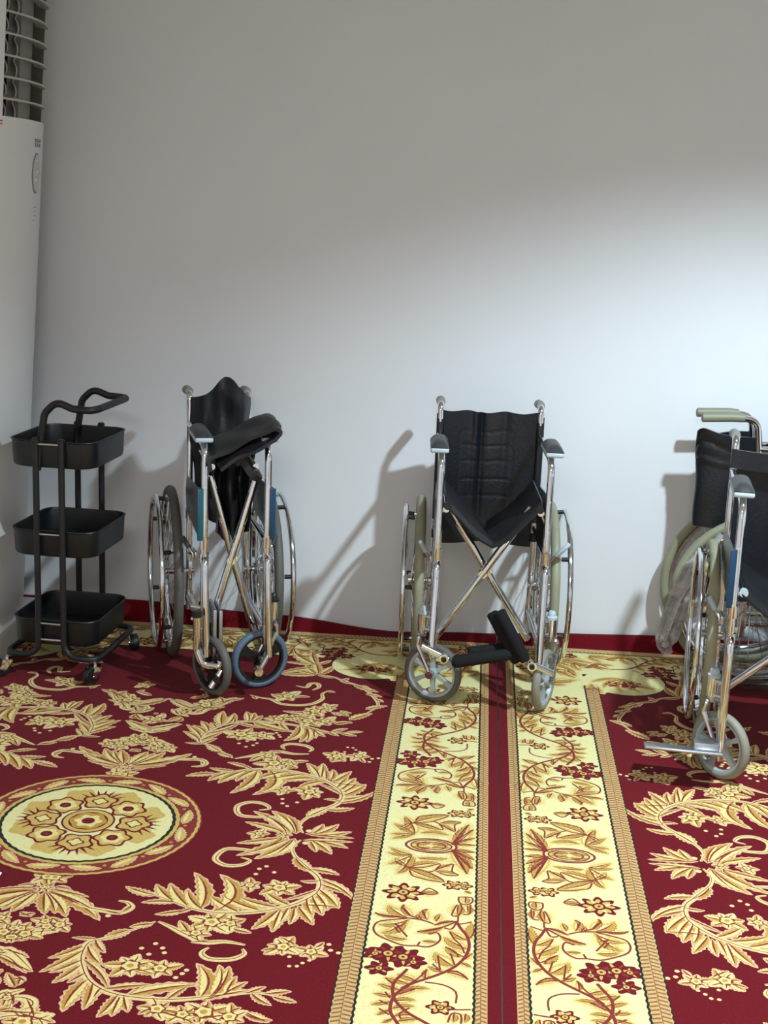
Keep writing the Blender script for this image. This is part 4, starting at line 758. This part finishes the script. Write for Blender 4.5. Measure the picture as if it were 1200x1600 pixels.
# ------------------------------------------------------------------ wheelchair in front of it, cut by the frame
def chair_right():
    th = math.radians(-6.5); px, py = -0.215, -0.425
    t = empty('wheelchair', (0.738 - (px * math.cos(th) - py * math.sin(th)), -1.275 - (px * math.sin(th) + py * math.cos(th)), 0.0012), th)
    tag(t, 'wheelchair with black headband strap and swung-out metal footplate at the right edge', 'wheelchair', 'wheelchairs along the wall')
    w = 0.215; fy = -0.425
    for s in (-1, 1):
        x = s * w
        side_frame(t, x, s, fy, 0, 0)
        armrest(t, x, fy - 0.004, M_pad, M_blueplast, 0.20)
        rear_wheel(t, (x + s * 0.038, 0, WR), s, M_olive, 0.2, ho=0.038)
        b = NB(); seat_rail(b, s * (w - 0.026), fy + 0.01, 0.0, 0.555); cyl(b, (s * (w - 0.026), fy + 0.07, 0.555), (x, fy + 0.07, 0.50), 0.006); f = finish('seat_rail', b, M_chrome, t)
        b = NB(); cyl(b, (s * (w - 0.026), fy + 0.0, 0.555), (s * (w - 0.026), fy + 0.012, 0.555), 0.0125); finish('rail_cap', b, M_blueplast, f)
        skirt(t, x - 0.012, fy + 0.02, -0.03, 0.515, 0.675, M_guard, M_navy)
        brake(t, x + s * 0.012, s, fy + 0.13, 0.44, M_blueplast, (0.02, 0.03, 0.03))
    brace_bar(t, (-w + 0.012, -0.21, 0.19), (w - 0.028, -0.21, 0.54))
    brace_bar(t, (w - 0.012, -0.18, 0.19), (-w + 0.028, -0.18, 0.54))
    caster(t, -w - 0.030, fy + 0.03, math.radians(-42), M_greyspoke, M_greyrub, 5, M_blueplast)
    caster(t, w + 0.034, fy + 0.03, math.radians(-70), M_greyspoke, M_greyrub, 5, M_blueplast)
    def bk(u, v):
        q = 2 * u - 1; z = 0.40 + v * 0.44
        yy = 0.035 + 0.03 * (1 - q * q) + 0.006 * math.exp(-((u - 0.35) / 0.04) ** 2) - 0.006 * math.exp(-((u - 0.46) / 0.03) ** 2)
        return (q * (w - 0.002), yy, z - 0.01 * v * (1 - q * q))
    b = NB(); sheet(b, bk, 40, 30, 0.006); bo = finish('backrest', b, M_leather, t)
    def sp(u, v):
        q = 2 * u - 1
        return (q * (w + 0.012), 0.012 + 0.012 * (1 - q * q) - 0.02 * (1 - abs(q) ** 8) * 0.5, 0.832 + 0.058 * v - 0.012 * (1 - q * q))
    b = NB(); sheet(b, sp, 40, 6, 0.012); finish('back_strap', b, M_leather, bo)
    def st(u, v):
        q = 2 * u - 1; qa = abs(q)
        z = 0.565 - 0.10 * (1 - qa ** 1.6) - 0.01 * math.sin(v * 6) * (1 - qa)
        if v < 0.1: z -= 0.015 * (0.1 - v) / 0.1
        return (q * (w - 0.02), fy + 0.0 + v * 0.40 - 0.03 * (1 - qa) * (1 - v), z)
    b = NB(); sheet(b, st, 40, 30, 0.007); finish('seat', b, M_leather2, t)
    for s in (-1, 1):
        x = s * w
        b = NB(); hanger(b, x, fy, 0.425, 0.075, fy - 0.055, s)
        f = finish('footrest', b, M_chrome, t)
        b = NB(); yb = fy - 0.055
        if s < 0:
            box(b, (x - 0.075, yb - 0.02, 0.108), (x - 0.005, yb + 0.02, 0.128), 0.003)
            pv = Vector((x, yb, 0.097)); b2 = NB(); box(b2, (x - 0.212, yb - 0.07, 0.092), (x + 0.004, yb + 0.07, 0.102), 0.004, 2)
            bmesh.ops.rotate(b2, cent=pv, matrix=Matrix.Rotation(math.radians(-17), 3, 'X'), verts=b2.verts)
            mm = bpy.data.meshes.new('tmp'); b2.to_mesh(mm); b2.free(); b.from_mesh(mm); bpy.data.meshes.remove(mm)
        else:
            box(b, (x - 0.03, yb - 0.07, 0.12), (x - 0.018, yb + 0.07, 0.30), 0.004)
        finish('footplate', b, M_alu, f)
    return t
chair_right()

# ------------------------------------------------------------------ black three-tier trolley
def trolley():
    t = empty('trolley', (-1.352, -0.64, 0.001), math.radians(-4))
    tag(t, 'black three-tier utility trolley on casters in the left corner', 'trolley')
    def rr(hx, hy, r, z, n=8):
        out = []
        for (cx, cy, a0) in ((hx - r, hy - r, 0), (-hx + r, hy - r, PI / 2), (-hx + r, -hy + r, PI), (hx - r, -hy + r, 1.5 * PI)):
            for k in range(n + 1):
                a = a0 + PI / 2 * k / n; out.append((cx + r * math.cos(a), cy + r * math.sin(a), z))
        return out
    for z1 in (0.795, 0.500, 0.198):
        b = NB(); hx, hy, h = 0.146, 0.172, 0.088
        prof = [(0.0, -h), (-0.004, -h + 0.0), (-0.002, -h + 0.006), (0.001, -0.003), (0.004, 0.0), (0.003, 0.0025), (-0.001, 0.002), (-0.0025, -0.003), (-0.0055, -h + 0.008)]
        loops = []
        for (off, dz) in ((-0.016, -h), (-0.006, -h + 0.004), (-0.003, -h + 0.012), (0.0, -0.003), (0.003, 0.0), (0.002, 0.0025), (-0.002, 0.002), (-0.0035, -0.003), (-0.006, -h + 0.012), (-0.016, -h + 0.004)):
            loops.append([b.verts.new(p) for p in rr(hx + off, hy + off, 0.055, z1 + dz)])
        m_ = len(loops[0])
        for i in range(len(loops) - 1):
            for k in range(m_): b.faces.new((loops[i][k], loops[i][(k + 1) % m_], loops[i + 1][(k + 1) % m_], loops[i + 1][k]))
        b.faces.new(loops[0][::-1]); b.faces.new(loops[-1])
        finish('tray', b, M_tray, t)
    for s in (-1, 1):
        b = NB(); x = s * 0.043; X = s * 0.158
        tube(b, [(x, -0.183, 0.80), (x, -0.183, 0.082), (X, -0.194, 0.078), (X, 0.194, 0.078), (x, 0.183, 0.082), (x, 0.183, 0.80)], 0.0105, 12, 0.055)
        f = finish('frame_tube', b, M_powder, t)
        for q in (-1, 1):
            b = NB(); lathe(b, [(0.012, 0.795), (0.0125, 0.803), (0.008, 0.808)], 14, 'z', (x, q * 0.183, 0)); finish('end_cap', b, M_blackplast, f)
    for q in (-1, 1):
        for z in (0.788, 0.492, 0.190, 0.135):
            b = NB(); cyl(b, (-0.043, q * 0.183, z), (0.043, q * 0.183, z), 0.0042 if z != 0.135 else 0.005, 10); finish('tie_rod', b, M_chrome2, t)
    b = NB()
    tube(b, [(-0.045, -0.165, 0.70), (-0.032, -0.165, 0.80), (-0.018, -0.165, 0.885), (0.022, -0.165, 0.925), (0.075, -0.165, 0.905), (0.135, -0.165, 0.902), (0.150, -0.13, 0.904), (0.150, 0.13, 0.904), (0.135, 0.165, 0.902), (0.075, 0.165, 0.905), (0.022, 0.165, 0.925), (-0.018, 0.165, 0.885), (-0.032, 0.165, 0.80), (-0.045, 0.165, 0.70)], 0.0118, 12, 0.04)
    finish('push_handle', b, M_powder, t)
    for k, (sx, sy) in enumerate(((-1, -1), (1, -1), (1, 1), (-1, 1))):
        cx, cy = sx * 0.152, sy * 0.186; a = (0.5, 1.1, 2.2, 0.2)[k]
        b = NB(); cyl(b, (cx, cy, 0.046), (cx, cy, 0.074), 0.006); lathe(b, [(0.019, 0.056), (0.019, 0.061)], 16, 'z', (cx, cy, 0))
        d = Vector((math.cos(a), math.sin(a), 0)); n_ = Vector((-d.y, d.x, 0)); c = Vector((cx, cy, 0.030)) - d * 0.020
        for q in (-1, 1):
            p = n_ * q * 0.0145
            vs = [b.verts.new(Vector((cx, cy, 0.057)) + d * x_ + p * w_ + Vector((0, 0, z_))) for (x_, z_) in ((0.016, 0), (-0.018, 0), (-0.028, -0.030), (-0.010, -0.038)) for w_ in (1.0, 1.16)]
            for (i, j) in ((0, 2), (2, 4), (4, 6), (6, 0)): b.faces.new((vs[i], vs[i + 1], vs[j + 1], vs[j]))
            b.faces.new((vs[0], vs[2], vs[4], vs[6])); b.faces.new((vs[1], vs[7], vs[5], vs[3]))
        cyl(b, c - n_ * 0.019, c + n_ * 0.019, 0.004)
        cs = finish('caster', b, M_chrome, t)
        b = NB(); lathe(b, [(0.006, -0.011), (0.027, -0.011), (0.0295, -0.008), (0.0295, 0.008), (0.027, 0.011), (0.006, 0.011)], 24, 'x'); finish('caster_wheel', b, M_blackplast, cs, loc=c, rot=(0, 0, a - PI / 2))
    return t
trolley()

# ------------------------------------------------------------------ white floor-standing air conditioner
M_liner = mat('grey_vent_liner', (112, 108, 102), 0.6)
def air_conditioner():
    t = empty('air_conditioner', (0, 0, 0))
    tag(t, 'tall white floor-standing air conditioner with slatted outlet in the left corner', 'air conditioner')
    YA, YB = -0.775, -0.275; YM = (YA + YB) / 2
    def front(y, z): return -1.655 + 0.062 * z + 0.045 * (1 - ((y - YM) / 0.25) ** 2) - 0.012 * max(0, abs(y - YM) / 0.25 - 0.9) * 10
    def block(b, z0, z1, y0, y1, back=-2.02, inset=0.0, n=20, nz=2):
        rows = []
        for j in range(nz + 1):
            z = z0 + (z1 - z0) * j / nz
            rows.append([b.verts.new((front(y0 + (y1 - y0) * k / n, z) - inset, y0 + (y1 - y0) * k / n, z)) for k in range(n + 1)] + [b.verts.new((back, y1, z)), b.verts.new((back, y0, z))])
        m_ = n + 3
        for j in range(nz):
            for k in range(m_): b.faces.new((rows[j][k], rows[j][(k + 1) % m_], rows[j + 1][(k + 1) % m_], rows[j + 1][k]))
        b.faces.new(rows[0][::-1]); b.faces.new(rows[-1])
    L0, L1 = -0.722, -0.284; ZL, ZT = 1.800, 2.215
    b = NB(); block(b, 0.098, ZL, YA, YB); block(b, ZT, 2.36, YA, YB); block(b, ZL, ZT, YA, L0); block(b, ZL, ZT, L1, YB)
    body = finish('cabinet', b, M_ac, t, auto=30)
    b = NB(); block(b, ZL, ZT, L0, L1, inset=0.085); ou = finish('air_outlet', b, M_acdark, t); ou['label'] = 'dark recess of the air outlet'
    b = NB(); block(b, ZL + 0.001, ZT - 0.001, -0.52, L1 + 0.001, back=-1.75, inset=0.050); op = finish('outlet_panel', b, M_vane, ou)
    def liner(u, v):
        z = ZL + 0.002 + (ZT - ZL - 0.004) * v
        return (front(L1, z) - 0.084 + 0.082 * u, L1 - 0.002, z)
    b = NB(); sheet(b, liner, 2, 2, 0.003); finish('outlet_panel', b, M_liner, ou)
    # curved slats
    for i in range(7):
        z = 2.172 - 0.0645 * i
        if z < ZL + 0.01: break
        b = NB(); n = 18; ring = []
        for k in range(n + 1):
            y = L0 + (L1 - L0) * k / n
            ring.append([b.verts.new((front(y, z) + dx, y, z + dz)) for (dx, dz) in ((0.002, 0), (0.002, 0.006), (-0.042, 0.016), (-0.042, 0.010))])
        for k in range(n):
            for q in range(4): b.faces.new((ring[k][q], ring[k][(q + 1) % 4], ring[k + 1][(q + 1) % 4], ring[k + 1][q]))
        b.faces.new(ring[0]); b.faces.new(ring[-1][::-1]); finish('outlet_slat', b, M_slat, ou)
    for i in range(3):
        y0 = -0.69 + 0.075 * i
        def vn(u, v, y0=y0):
            z = ZL + 0.004 + (ZT - ZL - 0.008) * v
            w_ = 0.030 + 0.012 * abs(math.sin(PI * (z - 1.785) / 0.0645))
            return (front(y0, z) - 0.084 + w_ * u, y0 - 0.028 * u + 0.014 * math.sin(PI * u), z)
        b = NB(); sheet(b, vn, 6, 70, 0.004); finish('outlet_vane', b, M_slat, ou)
    def patch(name, y0, y1, z0, z1, material, off=0.0012, oval=False, n=28, parent=None):
        b = NB(); yc, zc = (y0 + y1) / 2, (z0 + z1) / 2
        pts = [(yc + (y1 - y0) / 2 * math.cos(2 * PI * k / n), zc + (z1 - z0) / 2 * math.sin(2 * PI * k / n)) for k in range(n)] if oval else [(y0, z0), (y1, z0), (y1, z1), (y0, z1)]
        A_ = [b.verts.new((front(y, z) + off, y, z)) for y, z in pts]; B_ = [b.verts.new((front(y, z) - 0.003, y, z)) for y, z in pts]
        b.faces.new(A_); b.faces.new(B_[::-1]); m_ = len(pts)
        for k in range(m_): b.faces.new((A_[k], B_[k], B_[(k + 1) % m_], A_[(k + 1) % m_]))
        return finish(name, b, material, parent or t, smooth=False)
    rim = patch('display', -0.507, -0.407, 1.568, 1.700, M_print, 0.0015, True); dp = patch('display_panel', -0.501, -0.414, 1.573, 1.696, M_disp, 0.003, True, parent=rim)
    for (y, z, s) in ((-0.463, 1.675, 0.007), (-0.452, 1.640, 0.009), (-0.466, 1.612, 0.010)): patch('display_icon', y - s, y + s, z - s * 0.6, z + s * 0.6, M_icon, 0.0045, True, 12, rim)
    for r_ in range(2):
        for c_ in range(3):
            y = -0.487 + c_ * 0.030; z = 1.734 - r_ * 0.0145
            patch('logo_character', y, y + 0.022, z, z + 0.0035, M_print); patch('logo_character', y + 0.002, y + 0.008, z, z + 0.0105, M_print); patch('logo_character', y, y + 0.020, z + 0.0075, z + 0.0105, M_print)
    for k in range(4): patch('small_print', -0.47, -0.47 + (0.035, 0.03, 0.035, 0.012)[k], 1.522 - 0.014 * k, 1.5255 - 0.014 * k, M_printl)
    for k in range(2): patch('small_print', -0.752, -0.722, 1.783 - 0.009 * k, 1.787 - 0.009 * k, M_red)['label'] = 'small red print'
    b = NB(); box(b, (-2.02, -0.80, 0.0045), (-1.588, -0.24, 0.100), 0.006); finish('plinth', b, M_ac, t)
    return t
air_conditioner()

# ------------------------------------------------------------------ clear plastic wrapping on the wheelchair at the wall
def film_material(name, lo, hi, col):
    M = bpy.data.materials.new(name); M.use_nodes = True; nt = M.node_tree; nt.nodes.clear()
    out = nt.nodes.new('ShaderNodeOutputMaterial'); tr = nt.nodes.new('ShaderNodeBsdfTransparent'); gl = nt.nodes.new('ShaderNodeBsdfPrincipled')
    tr.inputs[0].default_value = (0.86, 0.86, 0.86, 1)
    gl.inputs['Base Color'].default_value = col; gl.inputs['Roughness'].default_value = 0.22; gl.inputs['Specular IOR Level'].default_value = 0.8
    mx = nt.nodes.new('ShaderNodeMixShader'); tc = nt.nodes.new('ShaderNodeTexCoord'); n = nt.nodes.new('ShaderNodeTexNoise'); n.inputs['Scale'].default_value = 26; n.inputs['Detail'].default_value = 5
    r = nt.nodes.new('ShaderNodeMapRange'); r.inputs['From Min'].default_value = 0.35; r.inputs['From Max'].default_value = 0.7; r.inputs['To Min'].default_value = lo; r.inputs['To Max'].default_value = hi
    nt.links.new(tc.outputs['Object'], n.inputs['Vector']); nt.links.new(n.outputs['Fac'], r.inputs['Value']); nt.links.new(r.outputs[0], mx.inputs[0])
    bp = nt.nodes.new('ShaderNodeBump'); bp.inputs['Strength'].default_value = 0.9; bp.inputs['Distance'].default_value = 0.006; nt.links.new(n.outputs['Fac'], bp.inputs['Height']); nt.links.new(bp.outputs['Normal'], gl.inputs['Normal'])
    nt.links.new(tr.outputs[0], mx.inputs[1]); nt.links.new(gl.outputs[0], mx.inputs[2]); nt.links.new(mx.outputs[0], out.inputs['Surface'])
    return M
M_film = film_material('clear_plastic_film', 0.18, 0.62, (0.62, 0.61, 0.60, 1)); M_film2 = film_material('thin_plastic_film', 0.02, 0.22, (0.25, 0.25, 0.25, 1))
def wrap(parent):
    rng = random.Random(11)
    def loc(X, Y, Z): return Vector((Y + 0.312, 0.985 - X, Z))
    # crumpled sleeve round a loose chrome bar hanging off the near wheel
    path = [loc(0.83, -0.505, 0.545), loc(0.795, -0.508, 0.48), loc(0.755, -0.51, 0.42), loc(0.715, -0.512, 0.31), loc(0.685, -0.515, 0.20), loc(0.672, -0.515, 0.150), loc(0.690, -0.515, 0.115)]
    rad = [0.006, 0.016, 0.025, 0.029, 0.027, 0.023, 0.010]
    P = fillet(path, 0.05, 4); N = len(P); b = NB(); n = 26; rings = []
    for i, p in enumerate(P):
        t = (P[min(i + 1, N - 1)] - P[max(i - 1, 0)]).normalized(); up = Vector((1, 0, 0)); sd = t.cross(up).normalized(); up = sd.cross(t)
        f = i / (N - 1) * (len(rad) - 1); k0 = min(len(rad) - 2, int(f)); r = rad[k0] + (rad[k0 + 1] - rad[k0]) * (f - k0)
        rings.append([b.verts.new(p + (up * math.cos(2 * PI * k / n) * 0.55 + sd * math.sin(2 * PI * k / n) * 1.25) * r * (1 + 0.28 * math.sin(k * 2.9 + i * 0.6) + rng.uniform(-0.12, 0.12))) for k in range(n)])
    for i in range(N - 1):
        for k in range(n): b.faces.new((rings[i][k], rings[i][(k + 1) % n], rings[i + 1][(k + 1) % n], rings[i + 1][k]))
    o = finish('plastic_wrap', b, M_film, parent); o['label'] = 'crumpled clear plastic wrapping'
    b = NB(); tube(b, [path[1], path[3], path[5]], 0.009, 10, 0.05); cyl(b, path[5] + Vector((-0.03, 0, 0.01)), path[5] + Vector((0.03, 0, 0.01)), 0.013); finish('wrapped_bar', b, M_chrome2, o)
    # loose film hanging round the lower wheels
    def hang(u, v):
        X = 0.74 + 0.62 * u; Z = 0.012 + (0.11 + 0.20 * min(1, max(0, (u - 0.18) * 3))) * v
        Y = -0.507 + 0.010 * math.sin(u * 31 + v * 4) + 0.008 * math.sin(u * 67 + v * 9) + 0.010 * math.sin(v * 6 + u * 9) - 0.012 * (1 - v)
        return loc(X, Y, Z)
    b = NB(); sheet(b, hang, 90, 26, 0.0012); finish('plastic_wrap', b, M_film2, parent)['label'] = 'loose clear plastic wrapping'
wrap(side_chair)

# ------------------------------------------------------------------ a scrap on the carpet
b = NB(); sheet(b, lambda u, v: (-1.072 + 0.012 * u, -2.155 + 0.022 * v, 0.0042 + 0.002 * math.sin(PI * u)), 4, 4, 0.001)
tag(finish('paper_scrap', b, M_icon), 'tiny white paper scrap on the red carpet below the medallion', 'paper scrap')
